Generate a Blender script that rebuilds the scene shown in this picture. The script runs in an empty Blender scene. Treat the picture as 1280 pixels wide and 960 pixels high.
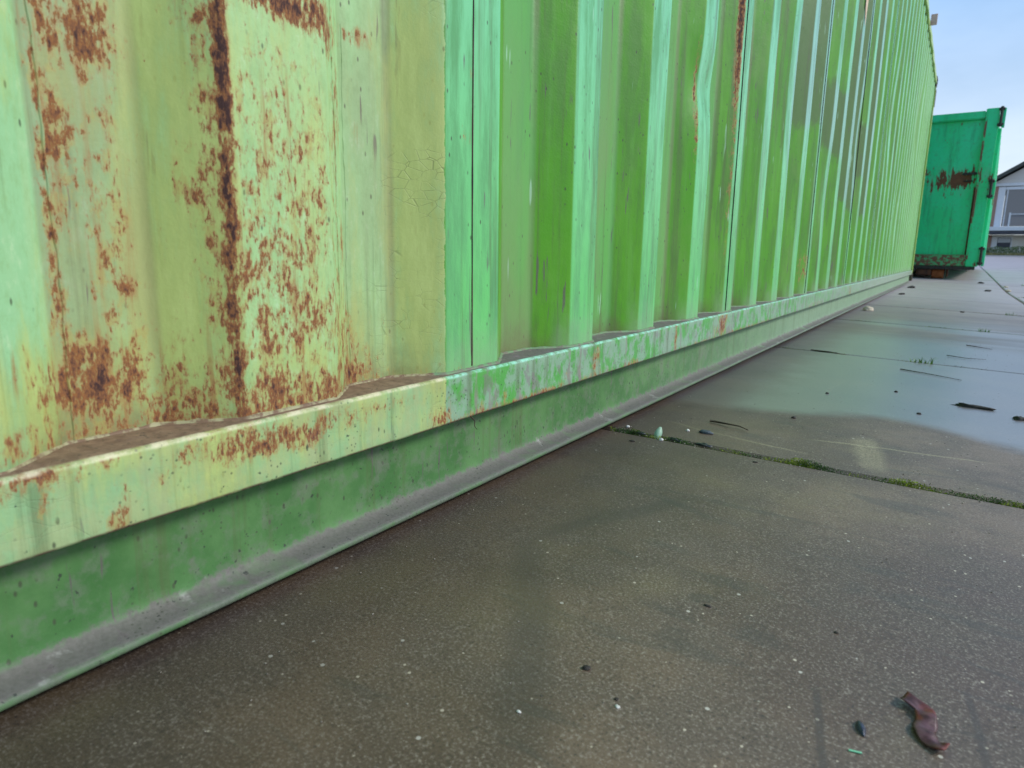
import bpy, bmesh, math, random
import numpy as np
from mathutils import Vector, Matrix, noise as mnoise

random.seed(7); rng = np.random.default_rng(11)
scene = bpy.context.scene
C = scene.collection

# ------------------------------------------------------------------ camera
CAM = np.array([0.4802, 0.0, 0.3004])
yaw, pit, rol, fpx = 0.5754, -0.1936, 0.0164, 837.1
fw = np.array([-math.sin(yaw)*math.cos(pit), math.cos(yaw)*math.cos(pit), math.sin(pit)])
r0 = np.cross(fw, [0, 0, 1]); r0 /= np.linalg.norm(r0); u0 = np.cross(r0, fw)
rr = r0*math.cos(rol)+u0*math.sin(rol); uu = -r0*math.sin(rol)+u0*math.cos(rol)
cd = bpy.data.cameras.new('camera'); cam = bpy.data.objects.new('camera', cd); C.objects.link(cam)
cam.matrix_world = Matrix(((rr[0], uu[0], -fw[0], CAM[0]), (rr[1], uu[1], -fw[1], CAM[1]), (rr[2], uu[2], -fw[2], CAM[2]), (0, 0, 0, 1)))
cd.sensor_width = 36; cd.lens = fpx/1280*36; cd.clip_start = .01; cd.clip_end = 3000
cd.dof.use_dof = True; cd.dof.focus_distance = 1.0; cd.dof.aperture_fstop = 11
scene.camera = cam

# ------------------------------------------------------------------ world, sun
SUN_AZ = math.radians(68)      # from +y towards +x
SUN_EL = math.radians(36)
w = bpy.data.worlds.new('World'); scene.world = w; w.use_nodes = True
nt = w.node_tree; nt.nodes.clear()
def wn(t): return nt.nodes.new(t)
sky = wn('ShaderNodeTexSky'); sky.sky_type = 'NISHITA'; sky.sun_disc = False
sky.sun_elevation = SUN_EL; sky.sun_rotation = SUN_AZ; sky.air_density = 1.0; sky.dust_density = .7; sky.ozone_density = 1.5
tc = wn('ShaderNodeTexCoord'); mp = wn('ShaderNodeMapping'); mp.inputs['Scale'].default_value = (1, 1, 2.6)
nz = wn('ShaderNodeTexNoise'); nz.inputs['Scale'].default_value = 1.9; nz.inputs['Detail'].default_value = 6; nz.inputs['Roughness'].default_value = .5
rmp = wn('ShaderNodeValToRGB'); rmp.color_ramp.elements[0].position = .40; rmp.color_ramp.elements[1].position = .68
rmp.color_ramp.elements[0].color = (.30, .30, .30, 1); rmp.color_ramp.elements[1].color = (.92, .92, .92, 1)
sep = wn('ShaderNodeSeparateXYZ'); hz = wn('ShaderNodeMapRange')     # thin white veil near the horizon
hz.inputs['From Min'].default_value = 0.0; hz.inputs['From Max'].default_value = .30; hz.inputs['To Min'].default_value = .85; hz.inputs['To Max'].default_value = 0.0
mx = wn('ShaderNodeMath'); mx.operation = 'MAXIMUM'
mix = wn('ShaderNodeMixRGB'); mix.inputs[2].default_value = (5.0, 6.8, 9.3, 1)
bg = wn('ShaderNodeBackground'); bg.inputs[1].default_value = .115; out = wn('ShaderNodeOutputWorld')
L = nt.links.new
L(tc.outputs['Generated'], mp.inputs[0]); L(mp.outputs[0], nz.inputs['Vector']); L(nz.outputs[0], rmp.inputs[0])
L(tc.outputs['Generated'], sep.inputs[0]); L(sep.outputs[2], hz.inputs[0])
L(rmp.outputs[0], mx.inputs[0]); L(hz.outputs[0], mx.inputs[1]); L(mx.outputs[0], mix.inputs[0])
hcol = wn('ShaderNodeMixRGB'); hcol.inputs[1].default_value = (7.0, 7.7, 8.7, 1); hcol.inputs[2].default_value = (2.3, 4.7, 8.2, 1)
hup = wn('ShaderNodeMapRange'); hup.inputs['From Min'].default_value = .06; hup.inputs['From Max'].default_value = .30
hadd = wn('ShaderNodeMath'); hadd.operation = 'SUBTRACT'; hmul = wn('ShaderNodeMath'); hmul.operation = 'MULTIPLY'; hmul.inputs[1].default_value = .30
L(sep.outputs[2], hup.inputs[0]); L(rmp.outputs[0], hmul.inputs[0]); L(hup.outputs[0], hadd.inputs[0]); L(hmul.outputs[0], hadd.inputs[1]); hadd.use_clamp = True
L(hadd.outputs[0], hcol.inputs[0]); L(hcol.outputs[0], mix.inputs[2]); L(sky.outputs[0], mix.inputs[1]); L(mix.outputs[0], bg.inputs[0]); L(bg.outputs[0], out.inputs[0])
sd = bpy.data.lights.new('sun', 'SUN'); sun = bpy.data.objects.new('sun', sd); C.objects.link(sun)
sd.energy = 2.3; sd.angle = math.radians(14); sd.color = (1, .96, .9)
sdir = Vector((math.sin(SUN_AZ)*math.cos(SUN_EL), math.cos(SUN_AZ)*math.cos(SUN_EL), math.sin(SUN_EL)))
sun.rotation_euler = sdir.to_track_quat('Z', 'Y').to_euler()
vs = scene.view_settings; vs.view_transform = 'Standard'; vs.look = 'None'; vs.gamma = 1; vs.use_curve_mapping = False; vs.exposure = 0.27

# ------------------------------------------------------------------ node helper
class NT:
    def __init__(s, name):
        s.m = bpy.data.materials.new(name); s.m.use_nodes = True; s.t = s.m.node_tree; s.t.nodes.clear()
        s.o = s.n('ShaderNodeOutputMaterial'); s.b = s.n('ShaderNodeBsdfPrincipled'); s.l(s.b.outputs[0], s.o.inputs[0])
        s.pos = s.n('ShaderNodeTexCoord').outputs['Object']; s.geo = s.n('ShaderNodeNewGeometry')
        sp = s.n('ShaderNodeSeparateXYZ'); s.l(s.pos, sp.inputs[0]); s.x, s.y, s.z = sp.outputs
        sn = s.n('ShaderNodeSeparateXYZ'); s.l(s.geo.outputs['Normal'], sn.inputs[0]); s.nx, s.ny, s.nz = sn.outputs
    def n(s, t): return s.t.nodes.new(t)
    def l(s, a, b): s.t.links.new(a, b)
    def put(s, v, sock):
        if hasattr(v, 'is_output') or isinstance(v, bpy.types.NodeSocket): s.l(v, sock)
        elif isinstance(v, (tuple, list)) and len(v) == 3 and sock.type == 'RGBA': sock.default_value = (*v, 1)
        else: sock.default_value = v
    def M(s, op, a, b=0., c=0.):
        q = s.n('ShaderNodeMath'); q.operation = op
        s.put(a, q.inputs[0]); s.put(b, q.inputs[1]); s.put(c, q.inputs[2]); return q.outputs[0]
    def add(s, a, b): return s.M('ADD', a, b)
    def sub(s, a, b): return s.M('SUBTRACT', a, b)
    def mul(s, a, b): return s.M('MULTIPLY', a, b)
    def mx(s, a, b): return s.M('MAXIMUM', a, b)
    def ss(s, v, a, b, lo=0., hi=1.):
        q = s.n('ShaderNodeMapRange'); q.interpolation_type = 'SMOOTHSTEP'
        s.put(v, q.inputs[0]); s.put(a, q.inputs[1]); s.put(b, q.inputs[2]); s.put(lo, q.inputs[3]); s.put(hi, q.inputs[4]); return q.outputs[0]
    def mapv(s, sc=(1, 1, 1), off=(0, 0, 0)):
        q = s.n('ShaderNodeMapping'); s.l(s.pos, q.inputs[0]); q.inputs['Scale'].default_value = sc; q.inputs['Location'].default_value = off; return q.outputs[0]
    def noise(s, scale, detail=4, rough=.55, sc=(1, 1, 1), off=(0, 0, 0), dist=0.):
        q = s.n('ShaderNodeTexNoise'); s.l(s.mapv(sc, off), q.inputs['Vector']); q.inputs['Scale'].default_value = scale
        q.inputs['Detail'].default_value = detail; q.inputs['Roughness'].default_value = rough; q.inputs['Distortion'].default_value = dist; return q.outputs[0]
    def vor(s, scale, feature='F1', sc=(1, 1, 1), off=(0, 0, 0), out=0, rnd=1.):
        q = s.n('ShaderNodeTexVoronoi'); q.feature = feature; s.l(s.mapv(sc, off), q.inputs['Vector']); q.inputs['Scale'].default_value = scale
        q.inputs['Randomness'].default_value = rnd; return q.outputs[out]
    def mix(s, f, a, b, mode='MIX'):
        q = s.n('ShaderNodeMixRGB'); q.blend_type = mode; s.put(f, q.inputs[0]); s.put(a, q.inputs[1]); s.put(b, q.inputs[2]); return q.outputs[0]
    def attr(s, name):
        q = s.n('ShaderNodeAttribute'); q.attribute_name = name; return q.outputs['Fac']
    def bump(s, h, strength=.3, dist=.002, prev=None):
        q = s.n('ShaderNodeBump'); q.inputs['Strength'].default_value = strength; q.inputs['Distance'].default_value = dist; s.l(h, q.inputs['Height'])
        if prev is not None: s.l(prev, q.inputs['Normal'])
        return q.outputs[0]
    def done(s, col, rough=.5, normal=None, metal=None, coat=None, spec=None, alpha=None, trans=None):
        s.put(col, s.b.inputs['Base Color']); s.put(rough, s.b.inputs['Roughness'])
        if normal is not None: s.l(normal, s.b.inputs['Normal'])
        if metal is not None: s.put(metal, s.b.inputs['Metallic'])
        if coat is not None: s.put(coat, s.b.inputs['Coat Weight']); s.b.inputs['Coat Roughness'].default_value = .36; s.b.inputs['Coat IOR'].default_value = 1.7
        if spec is not None: s.put(spec, s.b.inputs['Specular IOR Level'])
        if trans is not None: s.put(trans, s.b.inputs['Transmission Weight'])
        return s.m

RUSTD, RUSTO = (.055, .026, .024), (.34, .14, .042)
CREAM, CREAM2, GREEN, GREEN2 = (.38, .58, .24), (.30, .57, .29), (.070, .31, .006), (.10, .35, .015)

def paint_material(name, mode):
    """mode: wall / lip / web / post : repainted cream near end, bright green beyond"""
    m = NT(name)
    fine = m.noise(330, 3, .6)
    lowy = m.noise(5, 4, .6, sc=(1, 1, .35), off=(3, 1, 0))
    strk = m.noise(60, 4, .6, sc=(.6, 1, .045))
    # base paint
    edge = m.noise(45, 7, .7, off=(0, 5, 0))
    if mode == 'wall': lim = m.add(m.mul(m.sub(edge, .5), .008), .6155)
    elif mode == 'lip': lim = m.add(m.mul(m.sub(edge, .5), .004), .600)
    else: lim = -9.
    isgreen = m.ss(m.y, m.sub(lim, .0006) if mode in ('wall', 'lip') else -9., m.add(lim, .0006) if mode in ('wall', 'lip') else -8.9)
    green = m.mix(m.ss(lowy, .35, .65), GREEN, GREEN2)
    green = m.mix(m.ss(strk, .50, .80, 0, .35), green, (.18, .42, .12))
    grm = m.noise(26, 6, .7, sc=(1, 1, .16), off=(6, 2, 1)); green = m.mix(m.ss(grm, .42, .64, 0, .75), green, (.075, .22, .03))
    blt = m.noise(4, 5, .7, sc=(1, 1.5, .7), off=(8, 8, 1)); green = m.mix(m.ss(blt, .5, .72, 0, .45), green, (.17, .30, .08))
    # rib crowns tinted cooler and paler, bluer upward: sky reflection put into the paint
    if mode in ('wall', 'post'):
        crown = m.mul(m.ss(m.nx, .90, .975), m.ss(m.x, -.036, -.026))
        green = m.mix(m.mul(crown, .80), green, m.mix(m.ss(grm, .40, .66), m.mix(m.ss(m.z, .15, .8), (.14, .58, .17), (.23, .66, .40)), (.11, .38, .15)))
        deep = m.ss(m.x, -.046, -.051)
        green = m.mix(m.mul(deep, .6), green, (.13, .40, .12))
    cream = m.mix(m.ss(lowy, .35, .62), CREAM, (.33, .57, .26))
    cream = m.mix(m.ss(m.y, .236, .220), cream, CREAM2)
    cream = m.mix(m.ss(strk, .5, .8, 0, .35), cream, (.50, .55, .26))
    mot = m.noise(85, 6, .72, sc=(1, 1, .6), off=(1, 6, 2)); cream = m.mix(m.ss(mot, .46, .68, 0, .5), cream, (.24, .42, .17))
    cream = m.mix(m.ss(mot, .46, .30, 0, .45), cream, (.52, .70, .42))
    if mode == 'lip':
        bl = m.noise(34, 6, .68, sc=(1, 1, .7), off=(5, 1, 6)); bl2 = m.noise(11, 3, .6, off=(0, 4, 4))
        pale = m.mix(bl2, (.27, .36, .26), (.20, .42, .24))
        green = m.mix(m.ss(m.add(bl, m.mul(bl2, .35)), .63, .76), pale, (.09, .36, .07))
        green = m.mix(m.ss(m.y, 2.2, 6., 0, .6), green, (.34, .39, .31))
        cream = m.mix(.8, cream, m.mix(m.ss(bl, .38, .62), (.34, .41, .19), (.25, .44, .21)))
        cream = m.mix(m.ss(bl2, .50, .72, 0, .55), cream, (.30, .27, .13))
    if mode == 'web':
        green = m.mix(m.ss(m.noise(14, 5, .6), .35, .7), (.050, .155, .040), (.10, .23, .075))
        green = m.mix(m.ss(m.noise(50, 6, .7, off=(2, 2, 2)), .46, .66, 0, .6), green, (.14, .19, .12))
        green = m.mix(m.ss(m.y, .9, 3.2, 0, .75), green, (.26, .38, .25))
    col = m.mix(isgreen, cream, green)
    # overpainted patches, one ragged block per rib face
    if mode == 'wall':
        q = m.n('ShaderNodeTexWhiteNoise'); q.noise_dimensions = '1D'
        idx = m.M('FLOOR', m.mul(m.sub(m.y, .723), 2/.278)); m.l(idx, q.inputs['W']); r1 = q.outputs[0]
        q2 = m.n('ShaderNodeTexWhiteNoise'); q2.noise_dimensions = '1D'; m.l(m.add(idx, 31.7), q2.inputs['W']); r2 = q2.outputs[0]
        zl = m.add(.32, m.mul(m.M('POWER', r1, .6), .45)); zh = m.add(.95, m.mul(r2, .75))
        rg = m.mul(m.sub(m.noise(30, 6, .7, sc=(1, 1, .5)), .5), .16)
        pm = m.mul(m.ss(m.add(m.z, rg), zl, m.add(zl, .05)), m.ss(m.add(m.z, rg), m.add(zh, .05), zh))
        pm = m.mul(pm, m.mul(m.ss(m.y, 2.36, 2.40), m.ss(m.y, 4.75, 4.70)))
        pcol = m.mix(crown, (.085, .155, .045), (.28, .44, .46))  # bluish on the crowns: sky reflection painted into the patches
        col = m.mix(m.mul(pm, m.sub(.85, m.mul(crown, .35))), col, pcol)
        # pale faded far end
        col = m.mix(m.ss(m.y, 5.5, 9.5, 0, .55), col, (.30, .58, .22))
        # green block where the repaint stopped
    # weathering streaks and small dark specks
    sp = m.vor(95, sc=(1, 1, .5)); spn = m.noise(22, 2)
    speck = m.mul(m.ss(sp, .17, .07), m.ss(spn, .46, .54))
    col = m.mix(m.mul(speck, .8), col, (.05, .06, .035))
    s2 = m.noise(38, 5, .7, sc=(.5, 1, .03), off=(0, 9, 0))
    col = m.mix(m.ss(s2, .52, .68, 0, .55), col, (.09, .12, .045))
    scr = m.noise(90, 3, .75, sc=(.4, .8, .07), off=(2, 0, 3)); scn = m.noise(7, 2, .5, off=(9, 0, 0))
    col = m.mix(m.mul(m.ss(scr, .635, .68), m.ss(scn, .44, .52, 0, .75)), col, (.12, .09, .10))
    lit = m.noise(120, 2, .8, sc=(.4, .5, .05), off=(7, 7, 3))
    if mode != 'web': col = m.mix(m.mul(m.ss(lit, .67, .71), m.ss(scn, .5, .42, 0, .5)), col, (.45, .75, .55))
    # yellowish seepage stain
    st = m.attr('stain'); stn = m.noise(42, 7, .72, sc=(1, 1, .22))
    stm = m.mul(m.mul(m.ss(m.add(stn, m.mul(st, .6)), .55, .95), .85), m.sub(1., isgreen))
    col = m.mix(stm, col, m.mix(m.ss(stn, .35, .7), (.36, .42, .11), (.46, .54, .17)))
    # grime near the bottom; inner folds browned, grime and painted corner shade together
    if mode == 'wall':
        gz = m.noise(35, 5, .65)
        g = m.mul(m.ss(m.add(m.z, m.mul(gz, .07)), .245, .165), m.ss(m.x, -.016, -.05, .35, 1.))
        col = m.mix(m.mul(g, .8), col, (.12, .10, .05))
        ft = m.mul(m.ss(m.add(m.z, m.mul(gz, .10)), .30, .17), m.ss(m.x, -.035, -.02)); col = m.mix(m.mul(m.mul(ft, isgreen), .45), col, (.30, .46, .27))
        fold = m.mul(m.ss(m.M('ABSOLUTE', m.add(m.x, .0505)), .004, .0006), m.ss(m.noise(8, 3, .6, sc=(1, 1, .3)), .35, .6))
        col = m.mix(m.mul(fold, .45), col, (.22, .17, .10))
    # rust
    D = m.attr('rust')
    n1 = m.noise(260, 6, .68, sc=(1, 1, .42)); n2 = m.noise(75, 5, .65, sc=(1, 1, .6), off=(4, 4, 0))
    nn = m.add(m.mul(n1, .62), m.mul(n2, .38))
    thr = m.sub(.695, m.mul(D, .245))
    rm = m.mul(m.ss(m.sub(nn, thr), -.014, .026), m.ss(D, .04, .10))
    halo = m.mul(m.ss(m.sub(nn, thr), -.06, .01), m.ss(D, .04, .16))
    halo2 = m.mul(m.ss(m.sub(n2, m.sub(.66, m.mul(D, .30))), -.03, .10), m.ss(D, .06, .3))
    col = m.mix(m.mul(halo2, .55), col, (.40, .33, .09))
    drip = m.mul(m.ss(m.noise(120, 5, .65, sc=(1, 1, .06), off=(2, 7, 0)), .52, .68), m.ss(D, .12, .6))
    col = m.mix(m.mul(drip, .75), col, (.33, .17, .055))
    halo3 = m.mul(m.ss(m.sub(nn, thr), -.11, .02), m.ss(D, .08, .3))
    col = m.mix(m.mul(halo3, .55), col, (.34, .20, .085))
    col = m.mix(m.mul(halo, .70), col, (.30, .15, .06))
    age = m.add(m.sub(nn, thr), m.mul(m.sub(m.noise(300, 4, .7), .5), .12))
    rc = m.mix(m.ss(age, -.01, .07), RUSTO, (.20, .085, .040)); rc = m.mix(m.ss(age, .05, .13), rc, RUSTD)
    col = m.mix(rm, col, rc)
    # dust on upward faces
    if mode in ('web', 'lip'):
        up = m.ss(m.nz, .35, .8)
        dn = m.noise(55, 7, .72); dn2 = m.noise(260, 4, .7)
        dirt = m.mix(dn2, (.08, .072, .065), (.215, .195, .18))
        if mode == 'lip':
            dirt = m.mix(m.ss(m.y, .70, .55), dirt, m.mix(m.ss(m.noise(90, 5, .7, off=(6, 0, 0)), .30, .70), (.15, .085, .058), (.27, .17, .11)))
            up = m.mul(up, m.ss(m.x, -.0015, -.006, .25, 1.))
            up = m.mul(up, m.ss(dn, .22, .34))
        else:
            col = m.mix(m.mul(m.ss(m.z, .013, .009, 0, .9), m.ss(m.noise(18, 5, .7, off=(4, 0, 0)), .62, .44, .35, 1.)), col, m.mix(fine, (.05, .07, .045), (.17, .19, .15)))
            low = m.ss(m.add(m.z, m.mul(m.sub(dn, .5), .034)), .023, .016)
            dirt = m.mix(m.ss(m.noise(20, 5, .65, off=(7, 0, 0)), .60, .70, 0, .7), dirt, (.42, .41, .38)); dirt = m.mix(m.ss(m.noise(13, 4, .6, off=(9, 0, 0)), .52, .64, 0, .55), dirt, (.14, .20, .11))
            inn = m.ss(m.add(m.x, m.mul(m.sub(dn, .5), .014)), .0005, -.005, .35, 1.)
            up = m.mx(up, m.mul(low, m.ss(m.x, -.006, -.012)))
            up = m.mul(m.mul(up, inn), m.ss(m.noise(13, 4, .6, off=(0, 3, 0)), .28, .40, .35, .95))
        col = m.mix(m.mul(up, .95), col, dirt)
        # bare mauve primer scuffs and dark chips
        c1 = m.noise(24, 5, .6, sc=(1, 1, .8), off=(0, 0, 8)); ch = m.ss(c1, .57, .62)
        if mode == 'lip': ch = m.mul(ch, m.ss(m.y, .60, .66, .15, 1.))
        else: ch = m.mul(ch, m.ss(m.noise(6, 2, .5, off=(3, 3, 3)), .52, .6, 0, .45))
        col = m.mix(m.mul(ch, .5), col, m.mix(fine, (.15, .10, .12), (.28, .22, .25)))
        c2 = m.noise(150, 4, .6, sc=(1, .8, .7), off=(0, 0, 2))
        col = m.mix(m.ss(c2, .66, .70, 0, .8), col, (.03, .035, .03))
        pits = m.mul(m.ss(m.vor(170, off=(4, 2, 0)), .24, .12), m.ss(m.noise(14, 4, .6, off=(2, 8, 0)), .44, .58)); col = m.mix(m.mul(pits, .7), col, (.05, .055, .035))
        if mode == 'lip':   # drip streaks of grey and oxide
            d3 = m.noise(55, 3, .6, sc=(1, 1, .12), off=(5, 5, 0))
            dg = m.mul(m.ss(d3, .56, .66), m.ss(m.y, .6, .66, .0, .75))
            col = m.mix(dg, col, m.mix(lowy, (.30, .33, .27), (.22, .13, .14)))
        if mode == 'lip':
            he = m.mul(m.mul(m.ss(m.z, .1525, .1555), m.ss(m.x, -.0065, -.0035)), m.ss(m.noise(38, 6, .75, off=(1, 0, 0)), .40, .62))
            col = m.mix(m.mul(he, .8), col, m.mix(m.ss(m.y, .59, .61), m.mix(fine, (.62, .52, .32), (.80, .76, .55)), (.36, .80, .60)))  # bright flaky lip edge, its highlight painted into the colour
        eb = m.mul(m.ss(m.M('ABSOLUTE', m.sub(m.z, .0995)), .0035, .001), 1.)
        if mode == 'lip': col = m.mix(m.mul(eb, m.ss(c1, .40, .5, .2, .9)), col, (.13, .055, .05))
    crack = m.ss(m.vor(70, 'DISTANCE_TO_EDGE', sc=(1, .6, 1.4), off=(1, 2, 3)), .0, .028, 1., 0.)
    crk = m.mul(m.mul(crack, m.mul(m.sub(1., isgreen), 1. if mode == 'wall' else .35)), m.ss(m.noise(9, 3, .6, off=(0, 2, 0)), .50, .60))
    if mode == 'wall': crk = m.mul(crk, m.ss(m.y, .50, .56, .15, 1.))
    col = m.mix(m.mul(crk, .38), col, (.12, .13, .06))
    hgt = m.add(m.mul(fine, .25), m.mul(m.noise(45, 3, .5), .6 if mode in ('wall', 'post') else 1.3))
    hgt = m.add(hgt, m.mul(rm, m.add(.5, m.mul(n1, 1.6)))); hgt = m.sub(hgt, m.mul(crk, .5))
    nb = m.bump(hgt, .45, .0016)
    if mode == 'wall':
        wav = m.noise(9, 2, .5, sc=(1, 1, .4)); nb = m.bump(wav, .25, .012, nb)
    rough = m.add(.30, m.mul(fine, .16))
    rough = m.mx(rough, m.mul(rm, .88)); rough = m.mx(rough, m.mul(stm, .6))
    if mode in ('web', 'lip'): rough = m.mx(rough, m.mul(up, .8))
    rough = m.mx(rough, m.mul(m.sub(1., isgreen), .52))
    if mode == 'web': rough = m.mx(rough, .62)
    return m.done(col, rough, nb, spec=.36)

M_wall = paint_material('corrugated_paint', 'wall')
M_lip = paint_material('rail_lip_paint', 'lip')
M_web = paint_material('rail_web_paint', 'web')
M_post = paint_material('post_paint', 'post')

def simple(name, c1, c2, scale=20, rough=.6, detail=5, bump=.3, bd=.003, sc=(1, 1, 1), metal=None, lo=.35, hi=.65, spec=None):
    m = NT(name); n = m.noise(scale, detail, .6, sc=sc); f = m.noise(scale*7, 3, .6)
    col = m.mix(m.ss(n, lo, hi), c1, c2); col = m.mix(m.mul(f, .25), col, c1)
    return m.done(col, rough, m.bump(m.add(n, m.mul(f, .4)), bump, bd), metal=metal, spec=spec)

# ------------------------------------------------------------------ object helpers
def tag(o, label=None, cat=None, group=None, kind=None):
    for k, v in (('label', label), ('category', cat), ('group', group), ('kind', kind)):
        if v: o[k] = v
    return o
def empty(name, loc=(0, 0, 0), rz=0, **k):
    o = bpy.data.objects.new(name, None); C.objects.link(o); o.location = loc; o.rotation_euler = (0, 0, rz); o.empty_display_size = .1
    return tag(o, **k)
def mesh_obj(name, verts, faces, mat, parent=None, smooth=False, attrs=None):
    me = bpy.data.meshes.new(name); me.from_pydata([tuple(map(float, v)) for v in verts], [], faces)
    mats = mat if isinstance(mat, (list, tuple)) else [mat]
    for q in mats: me.materials.append(q)
    if smooth: me.polygons.foreach_set('use_smooth', [True]*len(me.polygons))
    if attrs:
        for k, v in attrs.items():
            a = me.attributes.new(k, 'FLOAT', 'POINT'); a.data.foreach_set('value', np.asarray(v, dtype=np.float32))
    me.update(); o = bpy.data.objects.new(name, me); C.objects.link(o); o.parent = parent
    return o
def bm_obj(name, bm, mat, parent=None, smooth=False, bevel=0, seg=1):
    if bevel:
        bmesh.ops.bevel(bm, geom=bm.edges[:], offset=bevel, segments=seg, affect='EDGES', clamp_overlap=True)
    bmesh.ops.recalc_face_normals(bm, faces=bm.faces)
    me = bpy.data.meshes.new(name); bm.to_mesh(me); bm.free()
    me.materials.append(mat)
    if smooth: me.polygons.foreach_set('use_smooth', [True]*len(me.polygons))
    o = bpy.data.objects.new(name, me); C.objects.link(o); o.parent = parent; return o
def add_box(bm, lo, hi):
    r = bmesh.ops.create_cube(bm, size=1)
    c = [(a+b)/2 for a, b in zip(lo, hi)]; s = [b-a for a, b in zip(lo, hi)]
    for v in r['verts']: v.co = Vector((v.co.x*s[0]+c[0], v.co.y*s[1]+c[1], v.co.z*s[2]+c[2]))
    return r['verts']
def box(name, lo, hi, mat, parent=None, bevel=.003, seg=1):
    bm = bmesh.new(); add_box(bm, lo, hi); return bm_obj(name, bm, mat, parent, bevel=bevel, seg=seg)
def blobs(Y, Z, lst):
    d = np.zeros_like(Y)
    for (y, z, ry, rz, s) in lst:
        q = ((Y-y)/ry)**2+((Z-z)/rz)**2
        d = np.maximum(d, s*np.exp(-.5*np.clip(q-.35, 0, None)*1.1))
    return d

# ------------------------------------------------------------------ ground height
def g(x, y):
    x = np.asarray(x, float); y = np.asarray(y, float)
    fade = np.clip(1-(y-9)/14, 0, 1)
    return -.005-.033*np.clip(x, 0, 1.5)*fade+.0151*np.clip(y-9, 0, 44)
def gz(x, y): return float(g(x, y))

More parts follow.
